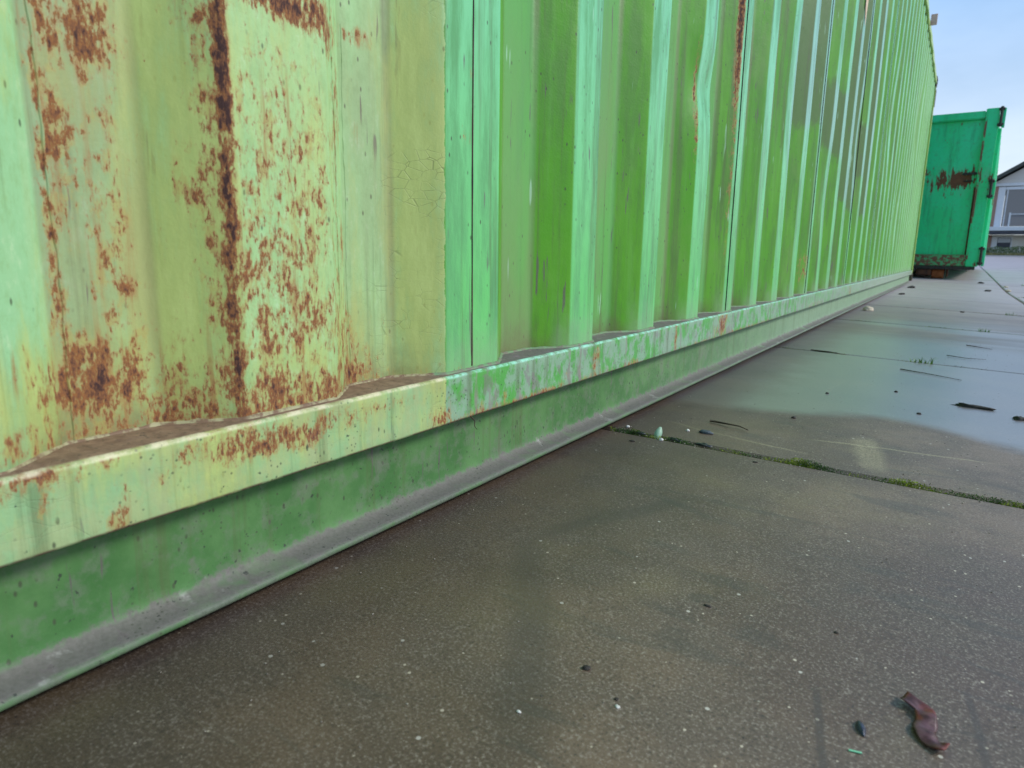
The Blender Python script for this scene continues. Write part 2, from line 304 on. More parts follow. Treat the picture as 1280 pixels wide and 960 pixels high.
# ------------------------------------------------------------------ concrete
def concrete(name, joints=False):
    m = NT(name)
    lo = m.noise(2.3, 4, .6); md = m.noise(9, 5, .6, off=(1, 2, 0)); hi = m.noise(420, 3, .7); g2 = m.noise(900, 2, .6, off=(4, 0, 0))
    col = m.mix(m.ss(lo, .40, .58), (.098, .060, .040), (.185, .122, .078))
    col = m.mix(m.ss(md, .40, .62, 0, .65), col, (.100, .073, .054))
    col = m.mix(m.ss(m.noise(4.5, 4, .6, off=(7, 3, 0)), .52, .70, 0, .5), col, (.185, .140, .068))   # algae-yellow cast
    col = m.mix(m.ss(hi, .51, .70, 0, .75), col, (.34, .29, .235))
    col = m.mix(m.ss(hi, .47, .30, 0, .80), col, (.040, .031, .024))
    # pale aggregate grains
    v = m.vor(110); vn = m.noise(60, 2, .5)
    vc = m.n('ShaderNodeSeparateColor'); m.l(m.vor(110, out=1), vc.inputs[0])
    rad = m.mul(m.M('POWER', vc.outputs[0], 3.), .20); gr = m.mul(m.ss(v, rad, m.mul(rad, .6)), m.ss(vn, .44, .52, .2, 1.))
    col = m.mix(m.mul(gr, .95), col, (.58, .50, .38))
    v2 = m.vor(260, off=(3, 3, 0)); col = m.mix(m.mul(m.ss(v2, .20, .10), .30), col, (.40, .34, .27))
    v3 = m.vor(28, off=(1, 5, 0)); gr3 = m.ss(v3, .055, .04)
    col = m.mix(m.mul(gr3, .8), col, (.62, .58, .50))
    pit = m.ss(m.vor(70, off=(8, 1, 0)), .09, .05); col = m.mix(m.mul(pit, .6), col, (.03, .026, .02))
    # trowel arcs and drag marks
    sw = m.noise(6, 4, .6, sc=(.6, 2.4, 1), dist=1.4, off=(2, 2, 0)); col = m.mix(m.ss(sw, .58, .68, 0, .35), col, (.055, .052, .044))
    scr = m.noise(16, 3, .7, sc=(.12, 2.6, 1), off=(0, 3, 0)); line = m.ss(m.M('ABSOLUTE', m.sub(scr, .52)), .004, .0, 0, .22)
    col = m.mix(line, col, (.34, .29, .20))
    def seg(x1, y1, x2, y2, wd, soft, amt, c):
        dx, dy = x2-x1, y2-y1; LL = math.hypot(dx, dy); ux, uy = dx/LL, dy/LL
        px, py = m.sub(m.x, x1), m.sub(m.y, y1)
        al = m.add(m.mul(px, ux), m.mul(py, uy)); ac = m.M('ABSOLUTE', m.add(m.sub(m.mul(px, -uy), m.mul(py, -ux)), m.mul(m.sub(lo, .5), LL*.25)))
        k = m.mul(m.mul(m.ss(al, 0., LL*.2), m.ss(al, LL, LL*.75)), m.ss(ac, soft, wd))
        return m.mix(m.mul(m.mul(k, m.ss(hi, .35, .6, .3, 1.)), amt), col, c)
    dk, pl_ = (.035, .030, .028), (.42, .36, .22)
    for a in ((.424, .52, .455, .39, .0012, .0045, .6, dk), (.519, .58, .541, .45, .0012, .0045, .55, dk), (.11, .59, .25, .86, .004, .022, .45, dk), (.30, .30, .10, .62, .006, .03, .4, dk),
              (.03, 1.20, .34, 1.14, .0010, .0055, .55, pl_), (.28, 1.235, .60, 1.325, .0010, .0060, .6, pl_), (.370, 1.345, .415, 1.10, .010, .030, .45, pl_), (.28, 1.95, .24, 1.62, .001, .006, .3, pl_)):
        col = seg(*a)
    # dark band along the container foot: dampness plus painted occlusion
    damp_occl = m.ss(m.add(m.x, m.mul(m.sub(md, .5), .26)), .40, .0)
    col = m.mix(m.mul(damp_occl, .80), col, m.mix(.72, col, (.014, .011, .008)))
    # standing film of water on the slabs beyond the first joint
    hump = m.mul(m.M('EXPONENT', m.mul(-1., m.M('POWER', m.mul(m.sub(m.x, .42), 5.2), 2.))), .14)
    edge = m.add(m.add(1.335, hump), m.mul(m.sub(md, .5), .10))
    wet = m.ss(m.y, edge, m.add(edge, .10))
    far = m.ss(m.noise(1.1, 3, .55, sc=(.5, 1.5, 1), off=(4, 1.3, 0)), .40, .56, .25, 1.)
    far = m.mul(m.mx(far, m.ss(m.y, 3.5, 2.9)), m.ss(m.y, 4.6, 3.4, .12, 1.)); wet = m.mul(wet, far)
    wet = m.mul(wet, m.ss(m.add(m.x, m.mul(md, .1)), .12, .26, .35, 1.))
    col = m.mix(m.mul(wet, .45), col, (.20, .205, .23))  # blue-grey sky sheen painted into the wet slab colour
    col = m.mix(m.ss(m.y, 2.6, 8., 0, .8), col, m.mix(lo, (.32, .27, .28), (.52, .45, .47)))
    rough = m.add(.50, m.mul(m.sub(md, .5), .25)); 
    q = m.n('ShaderNodeMix'); q.data_type = 'FLOAT'; m.put(wet, q.inputs[0]); m.put(rough, q.inputs[2]); m.put(m.add(.32, m.mul(m.noise(150, 3), .14)), q.inputs[3])
    hh = m.add(m.mul(hi, 1.), m.mul(md, .5)); hh = m.add(hh, m.mul(gr, .3)); hh = m.sub(hh, m.mul(pit, 1.2))
    hs = m.mul(hh, m.sub(1., m.mul(wet, .80)))
    if joints:
        fr = m.M('FRACT', m.mul(m.sub(m.y, 1.06), 1/1.36)); jl = m.ss(m.M('ABSOLUTE', m.sub(fr, .5)), .485, .495)
        fx = m.M('FRACT', m.mul(m.sub(m.x, .98), 1/2.02)); jx = m.ss(m.M('ABSOLUTE', m.sub(fx, .5)), .490, .497)
        col = m.mix(m.mx(jl, jx), col, (.05, .05, .035))
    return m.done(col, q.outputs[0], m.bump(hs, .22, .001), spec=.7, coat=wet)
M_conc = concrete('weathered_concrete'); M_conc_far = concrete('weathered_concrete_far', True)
M_soil = simple('joint_soil', (.022, .019, .012), (.06, .05, .03), 60, .9, bump=.8, bd=.01)

SH = .045
PY, PX, Y0, X0 = 1.36, 2.02, 1.07, .98
pave = None
def ground_sheet(name, xs, ys, dz, mat, clampy=None):
    X, Yv = np.meshgrid(xs, ys); Z = g(X, Yv)+dz
    V = np.c_[X.ravel(), Yv.ravel(), Z.ravel()]; nx = len(xs)
    F = [(j*nx+i, j*nx+i+1, (j+1)*nx+i+1, (j+1)*nx+i) for j in range(len(ys)-1) for i in range(nx-1)]
    return mesh_obj(name, V, F, mat, smooth=True)
pave = tag(ground_sheet('pavement', np.linspace(-5.2, 7.2, 40), np.linspace(-3.2, 22.6, 60), -.030, M_soil), kind='structure')

def slab(i, j):
    x0, x1 = X0+i*PX, X0+(i+1)*PX; y0, y1 = Y0+j*PY, Y0+(j+1)*PY
    gap, bv = (.0065, .006) if j < 1 else (.0085, .008)
    near = -1.6 < y0 < 2.6 and -1.2 < x0 < 3.2
    n = 12 if near else 4
    tilt = random.uniform(-.0016, .0016); lift = random.uniform(-.0015, .0015) if j > -1 else 0
    us = [0, bv/(x1-x0)]+[k/n for k in range(1, n)]+[1-bv/(x1-x0), 1]
    vs_ = [0, bv/(y1-y0)]+[k/n for k in range(1, n)]+[1-bv/(y1-y0), 1]
    V, F = [], []
    nu, nv = len(us), len(vs_)
    for b, v in enumerate(vs_):
        for a, u in enumerate(us):
            x = x0+gap+u*(x1-x0-2*gap); y = y0+gap+v*(y1-y0-2*gap)
            edge = a in (0, nu-1) or b in (0, nv-1)
            if edge:
                wob = mnoise.noise(Vector((x*9, y*9, 3)))*.002
                if a == 0: x += abs(wob)
                if b == 0: y += abs(wob)*1.5
                if a == nu-1: x -= abs(wob)
                if b == nv-1: y -= abs(wob)*1.5
            z = gz(x, y)+lift+tilt*(u-.5) - (.005 if edge else 0)
            if y < 1.5: z = gz(x, y) - (.005 if edge else 0)
            V.append((x, y+SH*(x-.0), z))
    for b in range(nv-1):
        for a in range(nu-1): F.append((b*nu+a, b*nu+a+1, (b+1)*nu+a+1, (b+1)*nu+a))
    ring = [a for a in range(nu)]+[b*nu+nu-1 for b in range(1, nv)]+[(nv-1)*nu+a for a in range(nu-2, -1, -1)]+[b*nu for b in range(nv-2, 0, -1)]
    base = len(V)
    for k in ring: V.append((V[k][0], V[k][1], V[k][2]-.035))
    for k in range(len(ring)):
        k2 = (k+1) % len(ring); F.append((ring[k], base+k, base+k2, ring[k2]))
    return mesh_obj('concrete_slab', V, F, M_conc, pave)
for j in range(-3, 15):
    for i in (-2, -1, 0, 1, 2): slab(i, j)
# the pavement goes on past the last slab that can be told apart
ap = tag(ground_sheet('concrete_yard', np.linspace(-30, 40, 60), np.concatenate([np.linspace(21.35, 43, 30)]), -.004, M_conc_far), kind='structure')
apl = tag(ground_sheet('side_yard', np.linspace(7.05, 40, 20), np.linspace(-12, 21.3, 30), -.006, M_conc_far), kind='structure')
apr = tag(ground_sheet('rear_yard', np.linspace(-30, -5.05, 20), np.linspace(-12, 21.3, 30), -.006, M_conc_far), kind='structure')
aps = tag(ground_sheet('near_yard', np.linspace(-5, 7, 20), np.linspace(-12, -3.05, 10), -.006, M_conc_far), kind='structure')
M_asph = simple('asphalt', (.16, .16, .17), (.22, .22, .23), 6, .55, bump=.2)
tag(ground_sheet('road', np.linspace(-60, 80, 30), np.linspace(43.1, 50.0, 6), .0, M_asph), kind='structure')
M_field = simple('field_grass', (.05, .085, .02), (.13, .14, .05), 3, .9, bump=.4, bd=.03)
gg = ground_sheet('ground', np.concatenate([np.linspace(-1200, -70, 12), np.linspace(-60, 90, 40), np.linspace(110, 1200, 12)]),
                  np.concatenate([np.linspace(-900, -20, 8), np.linspace(-14, 60, 60), np.linspace(80, 1500, 14)]), -.10, M_field)
tag(gg, kind='structure')

# ------------------------------------------------------------------ shipping container
WALLR = [(0.253,0.45,0.026,0.025,0.85),(0.243,0.445,0.013,0.015,0.3),(0.257,0.433,0.008,0.026,0.5),(0.237,0.381,0.008,0.029,0.8),(0.236,0.339,0.005,0.027,0.55),(0.24,0.202,0.03,0.025,1.0),(0.227,0.18,0.016,0.015,0.6),(0.269,0.203,0.017,0.028,0.75),(0.267,0.282,0.006,0.022,0.65),(0.278,0.267,0.005,0.008,0.7),(0.301,0.165,0.032,0.02,0.75),(0.314,0.19,0.025,0.023,0.55),(0.3425,0.43,0.0030,0.083,1.25),(0.342,0.338,0.0028,0.087,1.2),(0.341,0.254,0.0034,0.084,1.15),(0.334,0.33,0.010,0.2,.55),(0.36,0.164,0.17,0.0055,.85),(0.225,.335,.004,.12,.75),(.262,.30,.018,.12,.45),(.36,.21,.15,.03,.35),(0.339,0.193,0.008,0.035,0.7),(0.319,0.343,0.005,0.009,0.8),(0.327,0.478,0.013,0.014,0.6),(0.395,0.345,0.057,0.10,0.50),(0.382,0.287,0.044,0.042,0.62),(0.396,0.237,0.056,0.037,0.65),(0.362,0.232,0.02,0.042,0.55),(0.429,0.338,0.024,0.044,0.45),(0.412,0.501,0.049,0.015,0.95),(0.454,0.491,0.015,0.021,0.8),(0.375,0.177,0.037,0.016,0.85),(0.43,0.172,0.03,0.017,0.75),(0.394,0.207,0.027,0.018,0.4),(0.467,0.385,0.006,0.168,0.55),(0.46,0.208,0.006,0.057,0.7),(0.48,0.445,0.009,0.033,0.6),(0.485,0.31,0.006,0.02,0.7),(0.483,0.197,0.023,0.046,0.6),(0.499,0.174,0.026,0.019,0.8),(0.519,0.511,0.016,0.007,0.7),(0.519,0.418,0.007,0.011,0.4),(0.47,0.157,0.017,0.01,0.9),(0.182,0.216,0.004,0.013,0.6),(0.203,0.179,0.004,0.008,0.55),(0.174,0.172,0.007,0.007,0.7),(0.224,0.401,0.002,0.006,0.55),(0.222,0.376,0.003,0.02,0.4),(0.221,0.233,0.005,0.051,0.35),(0.188,0.174,0.014,0.005,0.5),(0.258,0.333,0.035,0.068,0.2),(0.297,0.306,0.013,0.112,0.15),(0.664,0.502,0.008,0.004,0.4),(0.654,0.432,0.009,0.009,0.4),
         (1.750,.88,.008,.20,1.15),(1.750,.50,.003,.14,.8),(1.474,.62,.004,.10,.8),(2.86,.26,.03,.05,.55)]
for k in range(9): WALLR.append((-.1-.13*k, .25+.07*(k % 3), .04, .12, .5))
RAILR = [(0.176,0.153,0.018,0.004,0.9),(0.181,0.134,0.004,0.011,0.6),(0.163,0.15,0.008,0.008,0.7),(0.23,0.116,0.004,0.015,0.75),(0.221,0.107,0.004,0.005,0.6),(0.215,0.15,0.032,0.004,0.6),(0.285,0.144,0.017,0.009,0.6),(0.327,0.141,0.023,0.012,0.9),(0.358,0.137,0.024,0.011,0.9),(0.393,0.133,0.028,0.01,0.8),(0.421,0.142,0.012,0.011,0.7),(0.258,0.129,0.038,0.005,0.25),(0.485,0.142,0.048,0.005,0.5),(0.457,0.139,0.016,0.01,0.5),(0.603,0.122,0.012,0.008,0.5),(0.591,0.111,0.018,0.008,0.8),(0.667,0.103,0.01,0.01,0.6),(0.741,0.101,0.135,0.003,0.6),(0.793,0.102,0.07,0.004,0.7),(0.995,0.128,0.010,0.014,0.8),(0.983,0.104,0.031,0.005,0.6),(1.012,0.106,0.045,0.005,0.5),(0.886,0.110,0.010,0.011,0.5),(1.149,0.104,0.039,0.006,0.6),(1.378,0.132,0.008,0.039,0.7),(1.72,0.131,0.030,0.025,0.9),(1.704,0.112,0.059,0.02,0.5),(1.939,0.102,0.421,0.005,0.5),(0.721,0.109,0.008,0.015,0.4),(4.2,.12,.03,.02,.8),(3.1,.11,.2,.01,.4)]
STAIN = [(0.308,0.33,0.033,0.21,0.75),(0.590,0.366,0.028,0.239,0.75),(0.255,0.412,0.034,0.042,0.5),(0.233,0.191,0.053,0.041,0.7),(0.403,0.343,0.065,0.188,0.3),(0.384,0.187,0.076,0.037,0.5),(0.34,0.339,0.009,0.171,0.7),(0.483,0.206,0.047,0.067,0.5),(0.231,0.277,0.016,0.084,0.3),(0.272,0.362,0.018,0.115,0.2),(.36,.135,.14,.02,.35)]
LEND, LBEG, HT, ZR = 10.70, -1.49, 2.59, .157
XO, XI = -.012, -.052

box_root = empty('shipping_container', (0, 0, 0), label='long light green corrugated steel container with a rusty cream-painted near end, on wet concrete', cat='container')

def rib_points():
    """(y, x, corner) polyline of the corrugation along the wall"""
    pts = []
    k = -8
    while True:
        R = .723+.278*k
        wo = .106 if k == 0 else (.100 if k < 0 else .078)
        so = .055 if k <= 0 else .062
        Lf = R-wo
        if Lf-so < -1.33: k += 1; continue
        if R+.07 > 10.53: break
        pts += [(Lf-so, XI), (Lf, XO), (R, XO), (R+(.052 if k < 0 else .066), XI)]
        k += 1
    return [(-1.34, XI)]+pts+[(10.56, XI)]
RP = rib_points()
def densify(y0, y1):
    """refined profile samples between y0 and y1 with rounded folds"""
    out_ = []
    for a in range(len(RP)-1):
        (ya, xa), (yb, xb) = RP[a], RP[a+1]
        L_ = math.hypot(yb-ya, xb-xa)
        if L_ < 1e-6: continue
        step = .008 if -.05 < ya < 2.0 else (.03 if ya < 4 else .08)
        e = min(.005, L_*.3)
        ts = [0, e/L_] + list(np.linspace(e/L_, 1-e/L_, max(2, int(L_/step)))[1:-1]) + [1-e/L_]
        for t in ts:
            y, x = ya+(yb-ya)*t, xa+(xb-xa)*t
            if t == 0 and a > 0:      # pull the fold point in to round it
                yp, xp = RP[a-1]; x = x*.72+.28*((xa+(xb-xa)*e/L_)+(xa+(xp-xa)*e/max(1e-6, math.hypot(ya-yp, xa-xp))))/2
            out_.append((y, x))
    res = [p for p in out_ if y0 <= p[0] <= y1]
    def at(y): return float(np.interp(y, [p[0] for p in out_], [p[1] for p in out_]))
    if not res or res[0][0] > y0+1e-5: res = [(y0, at(y0))]+res
    if res[-1][0] < y1-1e-5: res = res+[(y1, at(y1))]
    return res
def wall_x(y): return float(np.interp(y, [p[0] for p in RP], [p[1] for p in RP]))
bounds = [-1.34, -.446, .666] + [.666+.278*4*k for k in range(1, 9)] + [10.56]
for bi in range(len(bounds)-1):
    a, b = bounds[bi], bounds[bi+1]
    P_ = densify(a, b); near = a < 1.9 and b > -.1
    zs = np.concatenate([np.arange(ZR-.004, 1.05, .008 if near else .03), np.linspace(1.06, 2.50, 30 if near else 24)])
    ny = len(P_); py = np.array([p[0] for p in P_]); px = np.array([p[1] for p in P_])
    Yg, Zg = np.meshgrid(py, zs); Xg = np.tile(px, (len(zs), 1))
    # long shallow waves and a few real dents
    nvec = np.array([[mnoise.noise(Vector((y*1.7, z*1.1, 4.)))*.0035+mnoise.noise(Vector((y*7, z*3, 9.)))*.0012 for y in py] for z in zs])
    Xg = Xg+nvec
    for (dy, dz_, ry, rz, dx, dyy) in [(1.515, .66, .07, .065, -.013, .008), (2.35, .80, .1, .25, -.006, .012), (3.2, .55, .07, .2, -.012, .012), (4.05, .9, .12, .3, -.015, 0), (5.6, 1.3, .2, .3, -.02, .01), (.82, .40, .05, .1, -.002, 0), (6.9, .6, .2, .3, -.018, .01), (3.0, .9, .05, .4, -.010, -.01), (8.4, 1.7, .3, .4, -.03, .0)]:
        wgt = np.exp(-(((Yg-dy)/ry)**2+((Zg-dz_)/rz)**2)); out_m = (Xg > -.035)
        Xg = Xg+dx*wgt*np.where(out_m, 1, .3); Yg = Yg+dyy*wgt*np.where(out_m, 1, 0)
    if bi >= 2: Xg = Xg-.0015            # the next sheet laps behind the one before
    V = np.c_[Xg.ravel(), Yg.ravel(), Zg.ravel()]
    F = [(j*ny+i, (j+1)*ny+i, (j+1)*ny+i+1, j*ny+i+1) for j in range(len(zs)-1) for i in range(ny-1)]
    F = [f[::-1] for f in F]
    rust = blobs(V[:, 1], V[:, 2], WALLR)
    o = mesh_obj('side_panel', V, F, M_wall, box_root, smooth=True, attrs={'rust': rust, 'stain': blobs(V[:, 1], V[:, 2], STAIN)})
    if bi == 1: o['label'] = 'cream painted side panel blotched with rust'
    if bi == 0: o['label'] = 'cream painted side panel at the near end'

# dark lap seams between the sheets
M_seam = simple('seam_dirt', (.018, .012, .012), (.08, .04, .03), 80, .8, sc=(1, 1, .2))
for y in [q for q in bounds[2:-1] if q < 5.5]:
    V, F = [], []
    zs = np.arange(ZR+.004, 2.5, .02 if y < 2 else .1); n = 0
    for z in zs:
        wv = (.0018 if y < 1 else .0006)+(.0011 if y < 1 else .0006)*mnoise.noise(Vector((y, z*30, 0)))+.0006*mnoise.noise(Vector((y, z*140, 5)))
        x = XO+mnoise.noise(Vector((y*1.7, z*1.1, 4.)))*.0035+mnoise.noise(Vector((y*7, z*3, 9.)))*.0012+.0004
        c = y+.0003*mnoise.noise(Vector((1, z*20, 0)))
        V += [(x-.002, c-wv, z), (x+.0005, c-wv*.4, z), (x+.0005, c+wv*.4, z), (x-.004, c+wv, z)]
    for q in range(len(zs)-1):
        for s in range(3): F.append((q*4+s, q*4+s+1, (q+1)*4+s+1, (q+1)*4+s))
    mesh_obj('lap_seam', V, F, M_seam, box_root)

# vertical weld runs in the cream sheet
M_weld = paint_material('weld_paint', 'post') if False else M_wall
def ridge(y, z0, z1, wdt, hgt, seed):
    V, F = [], []; zs = np.arange(z0, z1, .003)
    for z in zs:
        yy = y+.004*mnoise.noise(Vector((seed, z*9, 0)))+.0012*mnoise.noise(Vector((seed, z*60, 2)))
        wv = wdt*(1+.6*mnoise.noise(Vector((seed, z*50, 7)))); h = hgt*(1+.8*mnoise.noise(Vector((seed, z*90, 1))))
        x = wall_x(yy)+mnoise.noise(Vector((yy*1.7, z*1.1, 4.)))*.0035+mnoise.noise(Vector((yy*7, z*3, 9.)))*.0012
        V += [(x-.001, yy-wv, z), (x+h*.8, yy-wv*.4, z), (x+h, yy+wv*.3, z), (x-.001, yy+wv*.6, z)]
    for q in range(len(zs)-1):
        for s in range(3): F.append((q*4+s, (q+1)*4+s, (q+1)*4+s+1, q*4+s+1)[::-1])
    V = np.array(V)
    return mesh_obj('weld_run', V, F, M_wall, box_root, smooth=True, attrs={'rust': blobs(V[:, 1], V[:, 2], WALLR)*.8, 'stain': blobs(V[:, 1], V[:, 2], STAIN)})
ridge(.226, ZR, 1.4, .0016, .0011, 3.); ridge(.500, ZR, .52, .0014, .0009, 8.); ridge(.468, ZR, 1.2, .0012, .001, 12.)

# bottom side rail: out-turned channel (lip, top flange, web, foot flange)
def extrude_rail(name, prof, ys, mat, rustlist=None, smooth=True, wave=.0):
    V, F = [], []; n = len(prof)
    for y in ys:
        for (x, z) in prof:
            wx = mnoise.noise(Vector((y*3, z*20, 1.)))*wave+mnoise.noise(Vector((y*22, z*60, 6.)))*wave*.35
            wz = mnoise.noise(Vector((y*5, x*20, 8.)))*wave*.7
            V.append((x+wx, y, z+wz))
    for q in range(len(ys)-1):
        for s in range(n-1): F.append((q*n+s, (q+1)*n+s, (q+1)*n+s+1, q*n+s+1))
    V = np.array(V)
    rust = blobs(V[:, 1], V[:, 2], rustlist) if rustlist else np.zeros(len(V))
    return mesh_obj(name, V, F, mat, box_root, smooth=smooth, attrs={'rust': rust, 'stain': blobs(V[:, 1], V[:, 2], STAIN) if rustlist else np.zeros(len(V))})
def arc(cx, cz, r, a0, a1, n=4):
    return [(cx+r*math.cos(math.radians(a0+(a1-a0)*i/n)), cz+r*math.sin(math.radians(a0+(a1-a0)*i/n))) for i in range(n+1)]
ysr = np.concatenate([np.linspace(-1.31, -.1, 20), np.arange(-.09, 2.2, .008), np.linspace(2.25, 10.52, 140)])
lipz = [(-.0000, z) for z in np.linspace(.105, .151, 8)]
prof_lip = [(-.0215, .1035), (-.0090, .0995)]+arc(-.0035, .1030, .0035, 270, 360)[0:]+lipz[1:-1]+arc(-.004, ZR-.004, .004, 0, 90)+[(x, ZR) for x in np.linspace(-.007, -.075, 9)]
extrude_rail('bottom_rail_lip', prof_lip, ysr, M_lip, RAILR, wave=.0012)['label'] = 'rail lip, cream at the near end and scuffed green beyond'
prof_web = arc(-.0040, .0072, .0038, -90, 60, 5)+[(-.006, .0112), (-.012, .0118), (-.020, .0135), (-.0255, .0165), (-.0275, .021)]+[(-.0280, z) for z in np.linspace(.027, .104, 9)]
prof_web = [(-.03, .0034)]+prof_web
extrude_rail('bottom_rail_web', prof_web, ysr, M_web, None, wave=.001)['label'] = 'shaded dark green web and dusty foot flange of the rail'

# weld fillet where the wall meets the rail
V, F = [], []; ysw = densify(-1.3, 10.5)
for i_, (y, x) in enumerate(ysw):
    h = .0020+.0010*mnoise.noise(Vector((y*110, 0, 0)))+.001*mnoise.noise(Vector((y*300, 2, 0)))
    ya, xa = ysw[max(0, i_-1)]; yb, xb = ysw[min(len(ysw)-1, i_+1)]
    t = Vector((xb-xa, yb-ya)); t.normalize(); nx_, ny_ = t.y, -t.x
    x += mnoise.noise(Vector((y*1.7, ZR*1.1, 4.)))*.0035
    V += [(x-.001, y, ZR+h*1.3), (x+nx_*h*.7, y+ny_*h*.7, ZR+h*.8), (x+nx_*h*1.3, y+ny_*h*1.3, ZR-.0008)]
for q in range(len(ysw)-1):
    for s in range(2): F.append((q*3+s, (q+1)*3+s, (q+1)*3+s+1, q*3+s+1)[::-1])
V = np.array(V)
mw = NT('fillet_paint'); n_ = mw.noise(90, 4, .65)
cw = mw.mix(mw.ss(mw.y, .60, .604), mw.mix(mw.ss(n_, .4, .6), (.34, .32, .17), (.17, .10, .055)), mw.mix(mw.ss(n_, .42, .62), (.14, .26, .12), (.17, .15, .11)))
M_fillet = mw.done(cw, .6, mw.bump(n_, .5, .002))
mesh_obj('weld_fillet', V, F, M_fillet, box_root, smooth=True)

# posts, castings, top rail, roof, end walls and far side
M_dark = simple('casting_rust', (.05, .04, .03), (.14, .13, .07), 30, .8, lo=.3, hi=.7)
def post(x0, x1, y0, y1): return box('corner_post', (x0, y0, .118), (x1, y1, HT-.118), M_endpost, box_root, .006, 2)
me_ = NT('end_post_paint'); n_ = me_.noise(18, 5, .65, sc=(1, 1, .2))
M_endpost = me_.done(me_.mix(me_.ss(n_, .45, .7), (.34, .52, .13), (.30, .34, .12)), .45, me_.bump(n_, .3, .004))
for (x0, x1) in ((-.10, -.002), (-2.436, -2.34)):
    post(x0, x1, LEND-.145, LEND-.003); post(x0, x1, LBEG+.003, LBEG+.145)
def casting(xs, ys, z0, z1):
    bm = bmesh.new(); add_box(bm, (min(xs), min(ys), z0), (max(xs), max(ys), z1))
    o = bm_obj('corner_casting', bm, M_dark, box_root, bevel=.008, seg=2)
    xo = max(xs, key=lambda v: abs(v+1.219)); s = 1 if xo > -1.2 else -1
    bm = bmesh.new(); ym = sum(ys)/2; zm = (z0+z1)/2   # slotted hole: a dark recessed pocket with a raised rim
    for k in range(16):
        a = 2*math.pi*k/16; bmesh.ops.create_cube(bm, size=.006, matrix=Matrix.Translation((xo+s*.0015, ym+.042*math.cos(a), zm+.026*math.sin(a))))
    bm_obj('hole_rim', bm, M_dark, o)
    return o
for (xs) in ((-.162, .003), (-2.441, -2.276)):
    for ys in ((LEND-.178, LEND+.002), (LBEG-.002, LBEG+.178)):
        casting(xs, ys, .001, .118); casting(xs, ys, HT-.118, HT)
yt = np.linspace(LBEG+.18, LEND-.18, 60)
prof_top = [(-.06, 2.49), (-.003, 2.49), (.0, 2.493), (.0, 2.547), (-.003, 2.55), (-.06, 2.55)]
extrude_rail('top_side_rail', prof_top, yt, M_endpost, None, smooth=False, wave=.012)
box('roof_panel', (-2.43, LBEG+.02, 2.535), (-.061, LEND-.02, 2.575), M_post, box_root, .003)
box('floor_panel', (-2.41, LBEG+.05, .12), (-.08, LEND-.05, .150), M_dark, box_root, .003)
box('front_end_wall', (-2.33, LEND-.06, .12), (-.11, LEND-.03, 2.48), M_post, box_root, .003)
for i in range(2):
    dd = box('container_door', (-2.33+1.11*i, LBEG+.03, .14), (-1.225+1.11*i, LBEG+.07, 2.47), M_post, box_root, .004)
    for xb in (.35, .8):
        bm = bmesh.new(); bmesh.ops.create_cone(bm, segments=12, radius1=.017, radius2=.017, depth=2.3, matrix=Matrix.Translation((-2.33+1.11*i+xb, LBEG+.0, 1.3)), cap_ends=True)
        bm_obj('locking_bar', bm, M_dark, dd)
V, F = [], []
for (y, x) in RP: V += [(-2.436-x, y, .15), (-2.436-x, y, 2.5)]
for q in range(len(RP)-1): F.append((2*q, 2*q+2, 2*q+3, 2*q+1))
mesh_obj('far_side_panel', V, F, M_post, box_root)
box('far_bottom_rail', (-2.436, LBEG+.18, .0), (-2.40, LEND-.18, .157), M_web, box_root, .003)

# torn beige sticker and tag on the wall, paper flag at the top rail
M_beige = simple('beige_paper', (.55, .40, .26), (.66, .52, .38), 40, .7)
bm = bmesh.new()
vv = [bm.verts.new((wall_x(y)+.004, y, z)) for (y, z) in ((3.70, 1.44), (3.725, 1.36), (3.745, 1.44), (3.765, 1.60), (3.74, 1.85), (3.69, 1.84))]
f_ = bm.faces.new(vv); r_ = bmesh.ops.extrude_face_region(bm, geom=[f_])
for v in [e for e in r_['geom'] if isinstance(e, bmesh.types.BMVert)]: v.co.x += .001
bm_obj('torn_sticker', bm, M_beige, box_root)
M_pink = simple('faded_tag', (.55, .36, .30), (.62, .45, .40), 30, .7)
bm = bmesh.new(); add_box(bm, (.0, 8.00, 2.50), (.055, 8.006, 2.60)); bm_obj('rail_bracket', bm, M_pink, box_root, bevel=.002)
box('rail_chip', (-.002, 10.62, 2.24), (.004, 10.70, 2.44), M_dark, box_root, .002)

# small dark twig stuck under the lip
M_twig = simple('twig_bark', (.03, .02, .012), (.09, .06, .035), 90, .85, sc=(1, 1, 1))
def tube(name, pts, rad, mat, parent=None, seg=6):
    V, F = [], []
    for i, p in enumerate(pts):
        a = Vector(pts[max(0, i-1)]); b = Vector(pts[min(len(pts)-1, i+1)]); d = (b-a).normalized()
        u = d.orthogonal().normalized(); v = d.cross(u); r = rad*(1-.6*i/max(1, len(pts)-1))
        for k in range(seg):
            an = 2*math.pi*k/seg; q = Vector(p)+(u*math.cos(an)+v*math.sin(an))*r; V.append(tuple(q))
    for i in range(len(pts)-1):
        for k in range(seg): F.append((i*seg+k, i*seg+(k+1) % seg, (i+1)*seg+(k+1) % seg, (i+1)*seg+k))
    F.append(tuple(range(seg))[::-1]); F.append(tuple((len(pts)-1)*seg+k for k in range(seg)))
    return mesh_obj(name, V, F, mat, parent, smooth=True)
tag(tube('twig', [(-.004, .652, .100), (.001, .655, .094), (.002, .653, .088), (.004, .656, .083)], .0008, M_twig), 'tiny dark twig hanging from under the green rail lip', 'twig')

